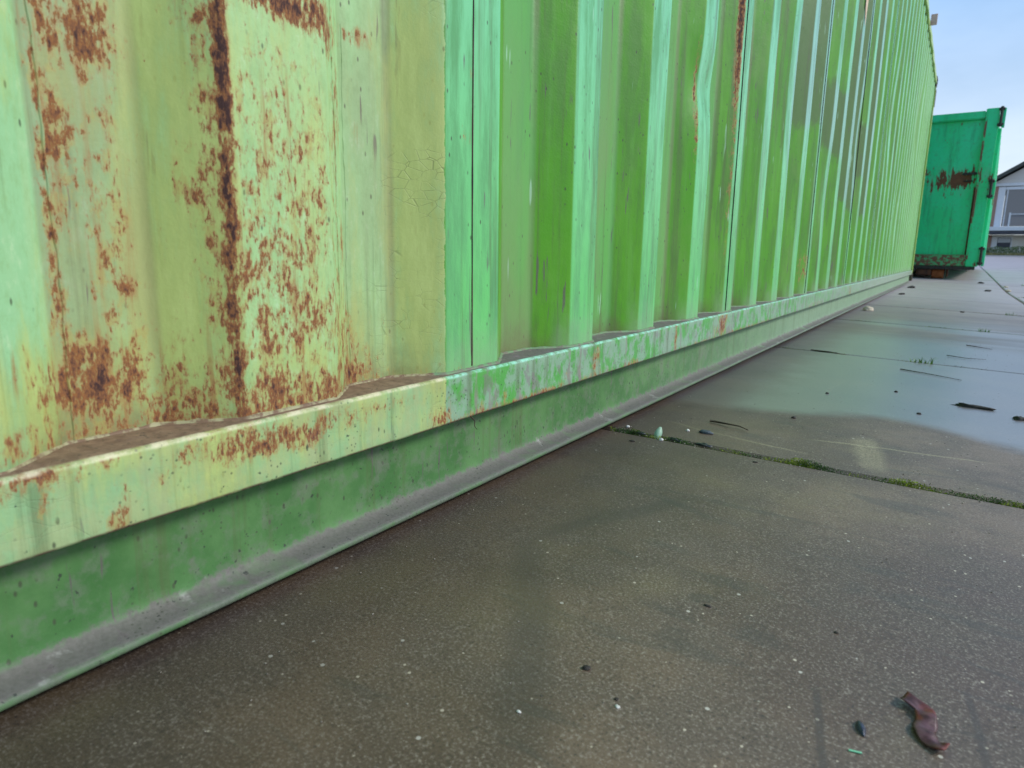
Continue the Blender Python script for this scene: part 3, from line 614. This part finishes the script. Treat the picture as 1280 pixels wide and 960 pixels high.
# ------------------------------------------------------------------ open-top waste skip behind
ms = NT('skip_paint'); a = ms.noise(2.2, 4, .6, sc=(1, 1, .5)); b = ms.noise(9, 6, .68, sc=(1, 1, .35)); c = ms.noise(26, 4, .7)
colr = ms.mix(ms.ss(a, .35, .65), (.008, .62, .22), (.02, .68, .32))
colr = ms.mix(ms.ss(c, .5, .75, 0, .5), colr, (.06, .30, .14)); colr = ms.mix(ms.ss(ms.noise(14, 6, .7, sc=(1, 1, .1), off=(8, 0, 0)), .50, .70, 0, .6), colr, (.02, .26, .12))
band = ms.ss(ms.M('ABSOLUTE', ms.sub(ms.z, 1.40)), .30, .0); strips = ms.noise(12, 5, .75, sc=(1, 1, .22), off=(3, 0, 0))
rm = ms.mx(ms.ss(ms.add(strips, ms.mul(band, .19)), .66, .69), ms.ss(ms.add(b, ms.mul(ms.ss(ms.z, .42, .22), .14)), .66, .69))
fade = ms.mul(band, ms.ss(b, .45, .6, 0, .5)); colr = ms.mix(fade, colr, (.15, .42, .30))
colr = ms.mix(rm, colr, ms.mix(c, (.06, .025, .018), (.22, .09, .04)))
M_skip = ms.done(colr, ms.mx(.42, ms.mul(rm, .85)), ms.bump(b, .3, .01))
mr = NT('skip_rusty_edge'); b = mr.noise(9, 6, .7, sc=(1, 1, .4))
M_skipr = mr.done(mr.mix(mr.ss(b, .47, .53), (.015, .58, .22), mr.mix(mr.noise(40, 3), (.07, .03, .022), (.26, .11, .06))), .6, mr.bump(b, .4, .01))
mt_ = NT('skip_bottom_edge'); b = mt_.noise(20, 6, .7, sc=(1, 1, 1.2))
M_skipb = mt_.done(mt_.mix(mt_.ss(b, .44, .52), (.07, .38, .15), (.15, .06, .035)), .6, mt_.bump(b, .4, .01))
M_black = simple('grease', (.01, .01, .009), (.03, .025, .02), 30, .6)
M_rust = simple('heavy_rust', (.05, .02, .014), (.14, .05, .022), 22, .85, bump=.6, bd=.01)
M_rustorange = simple('orange_rust', (.30, .085, .025), (.42, .14, .05), 22, .8)
SR = math.radians(-1.9)
skip = empty('waste_skip', (.735, 11.6, .0), SR, label='rusty emerald green roll-off waste skip standing past the far end of the container', cat='skip')
# local frame: origin at the front right corner on the ground, +y backwards, -x to the left
SB, ST, SW, SL = .21, 2.315, 2.45, 6.0
box('front_plate', (-SW+.14, .055, SB+.02), (-.14, .075, ST-.03), M_skip, skip, .002)
box('top_beam', (-SW+.15, .0, ST-.115), (-.152, .09, ST-.012), M_skip, skip, .012, 2)
box('bottom_beam', (-SW+.15, .0, SB+.005), (-.152, .09, SB+.165), M_skipb, skip, .008, 2)
box('bottom_edge_plate', (-SW+.02, -.01, SB-.045), (-.03, .10, SB), M_black, skip, .004)
for x0 in (-.15, -SW):
    pp = box('corner_post', (x0, -.012, SB), (x0+.15, .11, ST+.012), M_skip, skip, .01, 2)
    box('rusty_edge', (x0-.004 if x0 > -1 else x0+.148, -.016, SB+.10), (x0+.022 if x0 > -1 else x0+.168, .02, ST+.008), M_skipr, pp, .004)
box('weld_bar', (-.175, .040, SB+.1), (-.155, .056, 1.30), M_rust, skip, .003)
for zc in (ST-.11, 1.27, .36):      # hinges
    hg = empty('hinge', (0, 0, 0)); hg.parent = skip
    box('hinge_plate', (.004, -.03, zc-.12), (.03, .04, zc+.12), M_skip, hg, .004)
    for dz_ in (-.10, .10): box('hinge_knuckle', (-.015, -.045, zc+dz_-.016), (.055, .03, zc+dz_+.016), M_black, hg, .006)
    bm = bmesh.new(); bmesh.ops.create_cone(bm, segments=12, radius1=.017, radius2=.017, depth=.26, cap_ends=True, matrix=Matrix.Translation((.02, -.038, zc))); bm_obj('hinge_pin', bm, M_black, hg)
    box('hinge_strap', (.036, -.02, zc-.14), (.07, .03, zc+.11), M_skip, hg, .004)
# pocket in the front plate
bm = bmesh.new(); add_box(bm, (-.33, .02, 1.47), (-.165, .054, 1.50)); add_box(bm, (-.31, .03, 1.38), (-.20, .054, 1.395)); bm_obj('handle_slot', bm, M_black, skip, bevel=.003)
# side walls with upright ribs
for sx in (0, 1):
    xs_ = (-.05, -.03) if sx == 0 else (-SW+.03, -SW+.05)
    box('side_wall', (xs_[0], .11, SB+.02), (xs_[1], SL, ST-.16), M_skip, skip, .002)
    box('side_top_rail', (xs_[0]-.04, .11, ST-.17), (xs_[1]+.04, SL, ST-.06), M_skip, skip, .008)
    for k in range(9):
        y = .42+k*.66
        xo_ = (-.03, .045) if sx == 0 else (-SW-.045, -SW+.03)
        box('side_rib', (xo_[0], y, SB+.02), (xo_[1], y+.09, ST-.19), M_skip if k != 8 else M_skipr, skip, .010)
box('rear_plate', (-SW+.02, SL-.03, SB+.02), (-.05, SL, ST-.1), M_skip, skip, .002)
box('floor_plate', (-SW+.05, .1, SB+.0), (-.05, SL, SB+.03), M_skip, skip, .002)
for xr in (-.52, -1.60):      # long steel runners with rollers
    box('runner', (xr-.30 if xr < -1 else xr-.22, .02, .085), (xr-.20 if xr < -1 else xr-.10, SL-.1, SB-.046), M_rust, skip, .006)
for (xr, yr) in ((-.50, .16), (-2.02, .16), (-.50, 5.5), (-2.02, 5.5)):
    rz_ = gz(.4, 11.9) if yr < 1 else gz(.4, 17.3)
    ro = empty('roller', (0, 0, 0)); ro.parent = skip
    bm = bmesh.new(); bmesh.ops.create_cone(bm, segments=24, radius1=.078, radius2=.078, depth=.15, cap_ends=True, matrix=Matrix.Translation((xr+.03, yr, rz_+.080)) @ Matrix.Rotation(math.pi/2, 4, 'Y')); bm_obj('wheel', bm, M_rustorange, ro, bevel=.004)
    for dx in (-.13, .12): box('roller_bracket', (xr+.01+dx, yr-.07, rz_+.03), (xr+.035+dx, yr+.09, SB-.046), M_rust, ro, .004)
for z_ in (0,):
    box('tow_block', (-.72, .0, .075), (-.55, .25, SB-.046), M_rust, skip, .01)

# ------------------------------------------------------------------ house behind the road
HY = 55.0; HB = gz(2, 55)-.05
M_brick = None
mb = NT('brickwork'); br = mb.n('ShaderNodeTexBrick'); mb.l(mb.n('ShaderNodeTexCoord').outputs['Object'], br.inputs['Vector'])
mpb = mb.n('ShaderNodeMapping'); mb.l(mb.pos, mpb.inputs[0]); mpb.inputs['Rotation'].default_value = (math.radians(90), 0, 0); mb.l(mpb.outputs[0], br.inputs['Vector'])
br.inputs['Color1'].default_value = (.42, .20, .13, 1); br.inputs['Color2'].default_value = (.34, .15, .10, 1); br.inputs['Mortar'].default_value = (.45, .40, .36, 1)
br.inputs['Scale'].default_value = 4.6; M_brick = mb.done(br.outputs[0], .85)
M_white = simple('white_render', (.78, .72, .64), (.83, .78, .71), 4, .7, bump=.1)
M_pale = simple('pale_cladding', (.70, .65, .59), (.78, .73, .67), 5, .7, bump=.1, sc=(.1, 1, 6))
M_frame = simple('white_frame', (.76, .77, .80), (.82, .82, .84), 8, .45, bump=.05)
M_dkblue = simple('dark_fascia', (.03, .035, .055), (.05, .055, .08), 5, .4, bump=.05)
M_tile = simple('roof_tile_paint', (.055, .06, .055), (.10, .11, .095), 12, .8)
mg = NT('window_glass'); M_glass = mg.done((.10, .11, .135), .05, spec=1.)
M_blind = simple('window_blind', (.55, .57, .62), (.62, .64, .68), 6, .6, sc=(.2, 1, 8))
house = empty('brick_house', (1.95, HY, HB), math.radians(-1.5), label='two-storey brick and white house with a gable roof across the road', cat='house')
hb = HB
def hbox(name, x0, x1, y0, y1, z0, z1, mat, parent=house, bevel=.01): return box(name, (x0-1.95, y0, z0-hb), (x1-1.95, y1, z1-hb), mat, parent, bevel)
XR = 11.2
hbox('brick_wall', 1.95, 2.24, .0, 8, HB, 1.96, M_brick)
hbox('brick_wall', 1.98, 2.22, -.02, 8, 2.46, 5.02, M_brick)
hbox('lower_wall', 3.36, XR, .03, 8, HB, 1.95, M_white)
hbox('lower_wall', 2.24, 3.36, .05, 8, HB, 1.08, M_white)
w1 = hbox('window', 2.24, 3.36, .04, .12, 1.08, 1.84, M_frame)
hbox('pane', 2.56, 3.28, .02, .05, 1.12, 1.78, M_dkblue, w1); hbox('blind', 2.58, 3.26, -.0, .02, 1.46, 1.76, M_blind, w1)
hbox('sill', 2.40, 3.4, -.05, .04, 1.03, 1.08, M_frame, w1)
hbox('lintel', 2.24, 3.38, .02, .3, 1.84, 1.96, M_white)
hbox('dark_fascia_board', 1.70, XR, -1.1, .0, 1.97, 2.18, M_dkblue)
hbox('balcony_slab', 1.68, XR, -1.15, .0, 2.185, 2.44, M_frame)
hbox('upper_wall', 5.9, XR, .0, 8, 2.46, 5.0, M_white)
hbox('upper_beam', 1.90, XR, -.05, 8, 5.03, 5.22, M_frame)
w2 = empty('window', (0, 0, 0)); w2.parent = house
hbox('frame', 2.22, 2.60, .0, .1, 2.46, 4.98, M_frame, w2); hbox('frame', 2.62, 5.9, .0, .1, 4.80, 4.98, M_frame, w2)
for xa in (4.2, 5.75): hbox('frame', xa, xa+.12, .0, .1, 2.46, 4.80, M_frame, w2)
hbox('pane', 2.62, 4.2, .05, .07, 2.5, 4.80, M_glass, w2); hbox('pane', 4.32, 5.75, .05, .07, 2.5, 4.80, M_glass, w2)
hbox('frame', 2.70, 2.76, .03, .08, 2.5, 4.80, M_frame, w2)
M_bal = NT('balustrade_glass').done((.45, .48, .52), .08, spec=.8)
for k in range(7):
    hbox('balcony_post', 2.95+k*1.35, 3.05+k*1.35, -1.1, -1.04, 2.44, 3.30, M_frame)
    hbox('balcony_pane_rail', 3.06+k*1.35, 4.29+k*1.35, -1.09, -1.06, 3.18, 3.23, M_frame)
# gable wall
xm, zr = 6.6, 8.35
bm = bmesh.new()
pr = [(2.0, 5.22), (XR, 5.22), (XR, 5.45), (xm, zr-.25), (2.0, 5.28)]
fr_ = [bm.verts.new((x-1.95, .02, z-hb)) for x, z in pr]; bk = [bm.verts.new((x-1.95, 8, z-hb)) for x, z in pr]
bm.faces.new(fr_); bm.faces.new(bk[::-1])
for i in range(5): bm.faces.new((fr_[i], fr_[(i+1) % 5], bk[(i+1) % 5], bk[i]))
bm_obj('gable_wall', bm, M_pale, house)
def slope(x0, z0, x1, z1, name):
    bm = bmesh.new(); t = .22
    q = [bm.verts.new((x-1.95, y, z-hb)) for (x, z) in ((x0, z0), (x1, z1), (x1, z1+t), (x0, z0+t)) for y in (-.6, 8.4)]
    for f in ((0, 2, 4, 6), (1, 7, 5, 3), (0, 1, 3, 2), (2, 3, 5, 4), (4, 5, 7, 6), (6, 7, 1, 0)): bm.faces.new([q[i] for i in f])
    return bm_obj(name, bm, M_tile, house)
rf = slope(1.55, 5.12, xm, zr, 'roof'); slope(xm, zr, XR+.45, 5.12, 'roof')
box('gutter', (1.45-1.95, -.6, 5.02-hb), (1.60-1.95, 8.3, 5.16-hb), M_dkblue, house, .01)
hbox('drain_pipe', 1.72, 1.80, -.1, .0, HB, 5.0, M_dkblue)

# hedge and verge
def leaf_mass(name, x0, x1, y0, y1, z0, z1, n, size, mat, kind=None, top=0.):
    X = rng.uniform(x0, x1, n); Y = rng.uniform(y0, y1, n); U = rng.uniform(0, 1, n)
    Z = z0+(z1-z0)*U*(1+top*np.sin(X*2.1)+top*np.sin(X*5.3+1))
    nrm = rng.normal(size=(n, 3)); nrm /= np.linalg.norm(nrm, axis=1)[:, None]
    t = np.cross(nrm, rng.normal(size=(n, 3))); t /= np.linalg.norm(t, axis=1)[:, None]; b_ = np.cross(nrm, t)
    s = rng.uniform(.6, 1.3, n)[:, None]*size; Pc = np.c_[X, Y, Z]
    V = np.stack([Pc-t*s, Pc+b_*s*.5, Pc+t*s, Pc-b_*s*.5], 1).reshape(-1, 3)
    return mesh_obj(name, V, [(4*i, 4*i+1, 4*i+2, 4*i+3) for i in range(n)], mat)
ml = NT('hedge_leaf'); q = ml.n('ShaderNodeObjectInfo'); n_ = ml.noise(3, 3); n2_ = ml.noise(30, 2)
M_leaf = ml.done(ml.mix(n2_, ml.mix(ml.ss(n_, .35, .65), (.05, .09, .025), (.10, .17, .05)), (.17, .22, .08)), .5)
h_ = leaf_mass('hedge', 0., 13, 51.7, 52.5, gz(2, 52), gz(2, 52)+.50, 9000, .05, M_leaf, top=.07)
tag(h_, 'low clipped dark green hedge in front of the house', 'hedge')
M_dry = simple('verge_grass', (.16, .16, .06), (.26, .24, .10), 6, .9)
tag(leaf_mass('grass_verge', -6, 20, 50.0, 51.8, gz(2, 51)-.10, gz(2, 51)+.12, 9000, .06, M_dry), kind='stuff')

# ------------------------------------------------------------------ moss and weeds in the joints
mm = NT('moss'); n_ = mm.noise(25, 3); n2_ = mm.noise(180, 3)
mcol = mm.mix(mm.ss(n_, .46, .60), (.06, .14, .025), (.32, .40, .025)); mcol = mm.mix(mm.ss(n2_, .40, .65), mm.mix(.6, mcol, (.015, .03, .01)), mcol)
M_moss = mm.done(mcol, .8, spec=.2)
def joint_y(x, j=0): return Y0+PY*j+SH*x
def moss(x0, x1, j, n, w_, h_, size, jx=None, cl=14):
    ts = np.linspace(x0, x1, 400)
    dens = np.array([max(0.03, mnoise.noise(Vector((t*cl, j*3.1, 5)))+.28+.35*(mnoise.noise(Vector((t*3, j, 1))))) for t in ts]); dens = dens**1.3+.06; dens /= dens.sum()
    X = rng.choice(ts, n, p=dens)+rng.normal(0, .0012, n); Wd = rng.normal(0, w_, n)
    Y = joint_y(X, j)+Wd; Zb = g(X, Y)
    hh = np.interp(X, ts, np.clip(dens/dens.max(), .12, 1))*h_
    Z = Zb-.012+rng.uniform(0, 1, n)*(hh+.013)*np.exp(-(Wd/(1.6*w_))**2)
    nrm = rng.normal(size=(n, 3)); nrm[:, 2] += .5; nrm /= np.linalg.norm(nrm, axis=1)[:, None]
    t = np.cross(nrm, rng.normal(size=(n, 3))); t /= np.linalg.norm(t, axis=1)[:, None]; b_ = np.cross(nrm, t)
    s = rng.uniform(.5, 1.5, n)[:, None]*size; Pc = np.c_[X, Y, Z]
    V = np.stack([Pc-t*s, Pc+b_*s*.45, Pc+t*s, Pc-b_*s*.45], 1).reshape(-1, 3)
    o = mesh_obj('moss', V, [(4*i, 4*i+1, 4*i+2, 4*i+3) for i in range(n)], M_moss); tag(o, kind='stuff'); return o
moss(.0, .98, 0, 26000, .0048, .011, .0012); moss(.56, .72, 0, 5000, .006, .013, .0013)
moss(.0, .98, 1, 2500, .004, .004, .0016); moss(.0, .98, 2, 2500, .004, .003, .0018, cl=6); moss(-.0, .98, 3, 2500, .005, .003, .002, cl=6)
moss(1.0, 3., 5, 5000, .02, .012, .006)

M_blade = NT('grass_blade').done((.16, .30, .05), .5)
M_blade2 = NT('weed_leaf').done((.10, .22, .05), .5)
def tuft(x, y, n, h, spread, label, mat):
    V, F = [], []; z0 = gz(x, y)-.01
    for i in range(n):
        a = random.uniform(0, 2*math.pi); le = h*random.uniform(.5, 1.1); bend = random.uniform(.3, 1.1); wd = h*.05*random.uniform(.7, 1.4)
        bx, by = x+random.uniform(-spread, spread), y+random.uniform(-.006, .006)
        side = Vector((-math.sin(a), math.cos(a), 0))*wd; base = len(V)
        for s in range(5):
            t = s/4; p = Vector((bx+math.cos(a)*le*bend*t*t, by+math.sin(a)*le*bend*t*t, z0+.008+le*(t-.35*bend*t*t)))
            ww = side*(1-t)**.7; V += [tuple(p-ww), tuple(p+ww)]
        for s in range(4): F.append((base+2*s, base+2*s+1, base+2*s+3, base+2*s+2))
    o = mesh_obj('grass_tuft', V, F, mat); return tag(o, label, 'weed', 'weeds growing in the pavement joints')
tuft(.425, joint_y(.425, 1), 26, .030, .030, 'bright green grass tuft in the second pavement joint from the viewer', M_blade)
tuft(.625, joint_y(.625, 2), 22, .028, .022, 'small green weed in the third pavement joint, near the right', M_blade2)
tuft(.10, joint_y(.10, 0), 16, .009, .04, 'few thin grass blades in the mossy joint beside the container foot', M_blade)
tuft(.80, joint_y(.80, 3), 14, .03, .03, 'tiny weed in the fourth pavement joint, farther off', M_blade2)

# ------------------------------------------------------------------ litter on the slabs
def lump(name, x, y, sx, sy, sz, mat, label, cat, rz=0., seed=1., sub=3, rough=.35, dz=.0):
    bm = bmesh.new(); bmesh.ops.create_icosphere(bm, subdivisions=sub, radius=1)
    for v in bm.verts:
        d = 1+rough*mnoise.noise(v.co*1.6+Vector((seed*7, 0, 0)))+rough*.4*mnoise.noise(v.co*4+Vector((0, seed*3, 0)))
        v.co = Vector((v.co.x*sx*d, v.co.y*sy*d, max(-.5, v.co.z)*sz*d))
    o = bm_obj(name, bm, mat, smooth=True); o.location = (x, y, gz(x, y)+sz*.35+dz); o.rotation_euler = (math.atan(-.033), 0, rz)
    o.rotation_euler = (0, math.atan(.033), rz)
    return tag(o, label, cat, {'debris': 'dark bits of dirt scattered on the slabs', 'pebble': 'pebbles lying on the slabs', 'chip': 'tiny white chips on the first slab', 'stone': 'stones by the lengthwise joint', 'leaf': 'soaked leaves in the mossy joint'}[cat])
M_darkbit = simple('dark_debris', (.012, .011, .010), (.045, .036, .026), 200, .7)
M_mussel = simple('blue_black_shell', (.012, .016, .030), (.05, .07, .12), 120, .3)
M_stone = simple('pale_stone', (.50, .42, .30), (.62, .55, .42), 60, .8)
M_chip = simple('white_chip', (.60, .58, .52), (.75, .74, .70), 200, .6)
M_slate = simple('slate_pebble', (.03, .045, .06), (.09, .11, .13), 120, .6)

# dry curled leaf: a folded wavy strip with thickness
mlf = NT('dry_leaf'); n_ = mlf.noise(120, 4, .6, sc=(1, 1, 1)); n2_ = mlf.noise(45, 2)
lc = mlf.mix(mlf.ss(n_, .35, .65), (.045, .013, .011), (.11, .050, .056)); lc = mlf.mix(mlf.ss(n2_, .5, .65, 0, .7), lc, (.20, .035, .02))
M_dryleaf = mlf.done(lc, .42, mlf.bump(n_, .5, .001), spec=.4)
A = Vector((.486, .531)); B = Vector((.5135, .487)); V, F = [], []; NU, NV = 28, 9
for i in range(NU+1):
    t = i/NU; c = A.lerp(B, t); dirv = (B-A).normalized(); side = Vector((-dirv.y, dirv.x))
    sway = .0065*math.sin(t*math.pi*2.0-.1); c2 = c+side*sway
    dt = .0065*2*math.pi*math.cos(t*math.pi*2.-.1)/(B-A).length; sd_ = (side-dirv*dt).normalized()
    wdt = .0066*(.80+.20*math.sin(math.pi*min(1, t*1.05+.06))**.5)
    lift = .0009*(1+math.sin(t*19.0+.8))+.0010
    for k in range(NV+1):
        s = (k/NV-.5)*2; p = c2+sd_*s*wdt*(1+.10*math.sin(t*23+k))
        z = gz(p.x, p.y)+.0012+lift+.0016*s*s*math.cos(t*5)+.0004*math.sin(t*17+s*3)
        V.append((p.x, p.y, z))
for i in range(NU):
    for k in range(NV): F.append((i*(NV+1)+k, i*(NV+1)+k+1, (i+1)*(NV+1)+k+1, (i+1)*(NV+1)+k))
lf = mesh_obj('curled_leaf', V, F, M_dryleaf, smooth=True); so = lf.modifiers.new('thickness', 'SOLIDIFY'); so.thickness = .0009
tag(lf, 'curled purplish brown strip of dry leaf at the bottom right', 'leaf')

def shell(x, y, rz):
    V, F = [], []
    for i in range(13):
        t = i/12; wd = .0030*math.sin(math.pi*t**.85)**.8
        for k in range(7):
            a = math.pi*k/6; V.append((.0082*(t-.5)*2, wd*math.cos(a), .0034*math.sin(a)*math.sin(math.pi*t)**.6+.0002))
    for i in range(12):
        for k in range(6): F.append((i*7+k, (i+1)*7+k, (i+1)*7+k+1, i*7+k+1))
    o = mesh_obj('seed_husk', V, F, M_mussel, smooth=True); o.location = (x, y, gz(x, y)+.0002); o.rotation_euler = (.25, 0, rz); return o
tag(shell(.4632, .4785, math.radians(-70)), 'small pointed blue-black husk left of the curled leaf', 'husk')
M_mint = NT('mint_paint_flake').done((.22, .60, .36), .5)
fk = box('paint_flake', (-.004, -.0007, 0), (.004, .0007, .0008), M_mint, None, .0002); fk.location = (.4625, .4515, gz(.46, .45)+.0003); fk.rotation_euler = (0, .03, math.radians(15))
tag(fk, 'mint green paint sliver below the blue-black husk', 'flake')
lump('debris_crumb', .278, .424, .0035, .0026, .0018, M_darkbit, 'dark crumb alone in the middle of the first slab', 'debris', .6, 2)
lump('debris_crumb', .326, .574, .0034, .0016, .0012, M_darkbit, 'flat dark crumb on the first slab, upper of the two larger ones', 'debris', .1, 3)
lump('debris_crumb', .431, .600, .0018, .0014, .001, M_darkbit, 'pin-sized dark crumb right of the flat one on the first slab', 'debris', .1, 4)
lump('debris_crumb', .312, .405, .0016, .0014, .001, M_darkbit, 'pin-sized dark crumb near the white chip', 'debris', .1, 5)
lump('white_chip', .316, .398, .0021, .0014, .001, M_chip, 'tiny bright white chip on the middle of the first slab', 'chip', -.4, 5)
lump('white_chip', .262, .352, .0018, .0012, .001, M_chip, 'tiny white chip near the bottom edge of the picture', 'chip', -.2, 6)
lump('pebble', .142, 1.158, .0115, .0065, .0045, M_slate, 'dark slate pebble just beyond the mossy joint', 'pebble', .1, 7)
lump('pebble', .067, 4.573, .032, .022, .018, M_stone, 'pale tan pebble beside the far foot of the container', 'pebble', .4, 8)
lump('pebble', .112, 1.150, .0032, .0026, .0024, M_chip, 'small white pebble left of the dark slate one', 'pebble', .4, 9)
lump('pebble', .018, 1.100, .0036, .0030, .0026, M_chip, 'small pinkish white pebble against the container foot', 'pebble', .9, 10)
lump('mud_clod', .549, 1.785, .034, .009, .006, M_darkbit, 'long dark clod of wet dirt on the blue wet slab', 'debris', .02, 11, rough=.7)
lump('mud_clod', .63, 1.72, .012, .010, .006, M_darkbit, 'dark clod at the right edge of the wet slab', 'debris', .3, 12, rough=.6)
lump('debris_crumb', .452, 1.62, .0045, .0040, .003, M_darkbit, 'round dark crumb on the wet slab left of the long clod', 'debris', .3, 13)
lump('debris_crumb', .246, 1.39, .0045, .0035, .003, M_darkbit, 'dark crumb at the edge of the wet film', 'debris', .3, 14)
lump('debris_crumb', .262, 1.70, .004, .0035, .003, M_darkbit, 'dark crumb on the greenish wet slab, nearest the container', 'debris', .3, 15)
lump('debris_crumb', .395, 1.85, .004, .0035, .003, M_darkbit, 'dark crumb in the middle of the wet slab', 'debris', .3, 16)
lump('debris_crumb', .255, 1.045, .0042, .0020, .0014, M_darkbit, 'flat dark crumb on the near side of the mossy joint', 'debris', .2, 17)
lump('debris_crumb', .06, 1.022, .0050, .0024, .0014, M_darkbit, 'dark crumb on the near slab close to the container foot', 'debris', .2, 18)
def twig(pts, r, label): return tag(tube('twig', [(x, y, gz(x, y)+dz) for x, y, dz in pts], r, M_twig), label, 'twig', 'twigs lying on the slabs')
twig([(.125, 1.24, .003), (.150, 1.236, .004), (.168, 1.228, .006), (.182, 1.231, .005), (.20, 1.222, .003)], .0022, 'knobbly dark twig beyond the slate pebble')
twig([(.38, 2.235, .003), (.44, 2.215, .003), (.53, 2.165, .003)], .0016, 'straight dark twig in front of the second joint')
twig([(.49, 2.70, .003), (.55, 2.675, .003), (.60, 2.70, .003)], .0014, 'curved thin twig beyond the grass tuft')
twig([(.55, 3.10, .003), (.63, 3.04, .003)], .0018, 'short thin twig on the third slab')
twig([(.10, 2.455, -.001), (.16, 2.449, .001), (.22, 2.447, -.003)], .0032, 'dark rotten stick lying in the second joint near the container')
# pale leaf fragment standing in the joint
bm = bmesh.new(); vv = []
for i in range(7):
    t = i/6; wd = .0065*math.sin(math.pi*(t*.8+.12)); vv.append((-wd, wd, .024*t))
V = [];
for (a, b, z) in vv: V += [(a, .003*math.sin(z*90), z), (b, .003*math.sin(z*90)+.001, z)]
bm.free()
M_paleleaf = NT('pale_leaf').done((.26, .42, .30), .5)
pl = mesh_obj('leaf_scrap', V, [(2*i, 2*i+1, 2*i+3, 2*i+2) for i in range(6)], M_paleleaf, smooth=True)
pl.location = (.082, joint_y(.08, 0), gz(.08, 1.07)-.004); pl.rotation_euler = (-.5, .25, .2); so = pl.modifiers.new('thickness', 'SOLIDIFY'); so.thickness = .0008
tag(pl, 'pale green leaf scrap standing up in the mossy joint', 'leaf')
M_darkleaf = simple('wet_dark_leaf', (.012, .016, .022), (.05, .055, .05), 90, .35)
for (x, s, sd_, lb) in ((.052, 1., 21, 'blue-black soaked leaf in the mossy joint left of the pale scrap'), (.115, .8, 22, 'dark olive soaked leaf in the mossy joint right of the pale scrap'), (.165, 1.1, 23, 'dark soaked leaf lying in the mossy joint below the slate pebble')):
    lump('soaked_leaf', x, joint_y(x, 0)+.001, .013*s, .0045, .0032, M_darkleaf, lb, 'leaf', 0, sd_, rough=.6)
lump('pebble', .096, 1.060, .0036, .003, .003, M_chip, 'white pebble in the mossy joint beside the pale leaf scrap', 'pebble', 0, 31)
# far rubble by the lengthwise joint
spots = [(1.02, 10.2, .035, M_stone, 'pale yellow stone in the lengthwise joint, farther of two'), (1.00, 9.3, .04, M_stone, 'pale yellow stone in the lengthwise joint, nearer of two'), (1.25, 10.9, .06, M_chip, 'white lump on the slab right of the lengthwise joint'),
         (.80, 9.0, .05, M_darkbit, 'dark leaf clump on the slab in front of the skip'), (.78, 10.9, .045, M_darkbit, 'dark clump just in front of the skip corner'), (.10, 8.6, .05, M_darkbit, 'dark clump before the skip roller'), (-.02+.13, 6.9, .035, M_darkbit, 'dark crumb near the far corner of the container'),
         (1.6, 10.6, .06, M_darkbit, 'dark leaf clump far right beyond the lengthwise joint'), (1.14, 8.1, .04, M_rustorange, 'reddish brown leaf at the right edge by the lengthwise joint'), (1.2, 8.7, .05, M_darkbit, 'dark leaf at the weedy joint on the far right'), (.55, 5.1, .018, M_darkbit, 'dark bit of dirt in the fourth joint')]
for k, (x, y, s, mt, lb) in enumerate(spots): lump('debris_clump' if mt is M_darkbit else 'stone', x, y, s*.7, s*.5, s*.3, mt, lb, 'debris' if mt is M_darkbit else 'stone', k*.7, 40+k, rough=.7)
# loose grit
mgz = []; ng = 1500
X = rng.uniform(.02, 1.2, ng); Y = rng.uniform(.2, 3.2, ng); X[:300] = rng.uniform(.0, .9, 300); Y[:300] = joint_y(X[:300], 0)+rng.normal(0, .012, 300)
V, F = [], []
for i in range(ng):
    s = random.uniform(.0004, .0010)*(1.3 if Y[i] > 1 else 1); z = gz(X[i], Y[i])+s*.4; b0 = len(V)
    for d in ((1, 0, 0), (-1, 0, 0), (0, 1, 0), (0, -1, 0), (0, 0, .8), (0, 0, -.8)):
        V.append((X[i]+d[0]*s*random.uniform(.6, 1.4), Y[i]+d[1]*s*random.uniform(.6, 1.3), z+d[2]*s))
    for f in ((0, 2, 4), (2, 1, 4), (1, 3, 4), (3, 0, 4), (2, 0, 5), (1, 2, 5), (3, 1, 5), (0, 3, 5)): F.append((b0+f[0], b0+f[1], b0+f[2]))
M_grit = simple('grit', (.10, .09, .07), (.45, .40, .33), 300, .8, lo=.4, hi=.6)
tag(mesh_obj('grit', V, F, M_grit), kind='stuff')
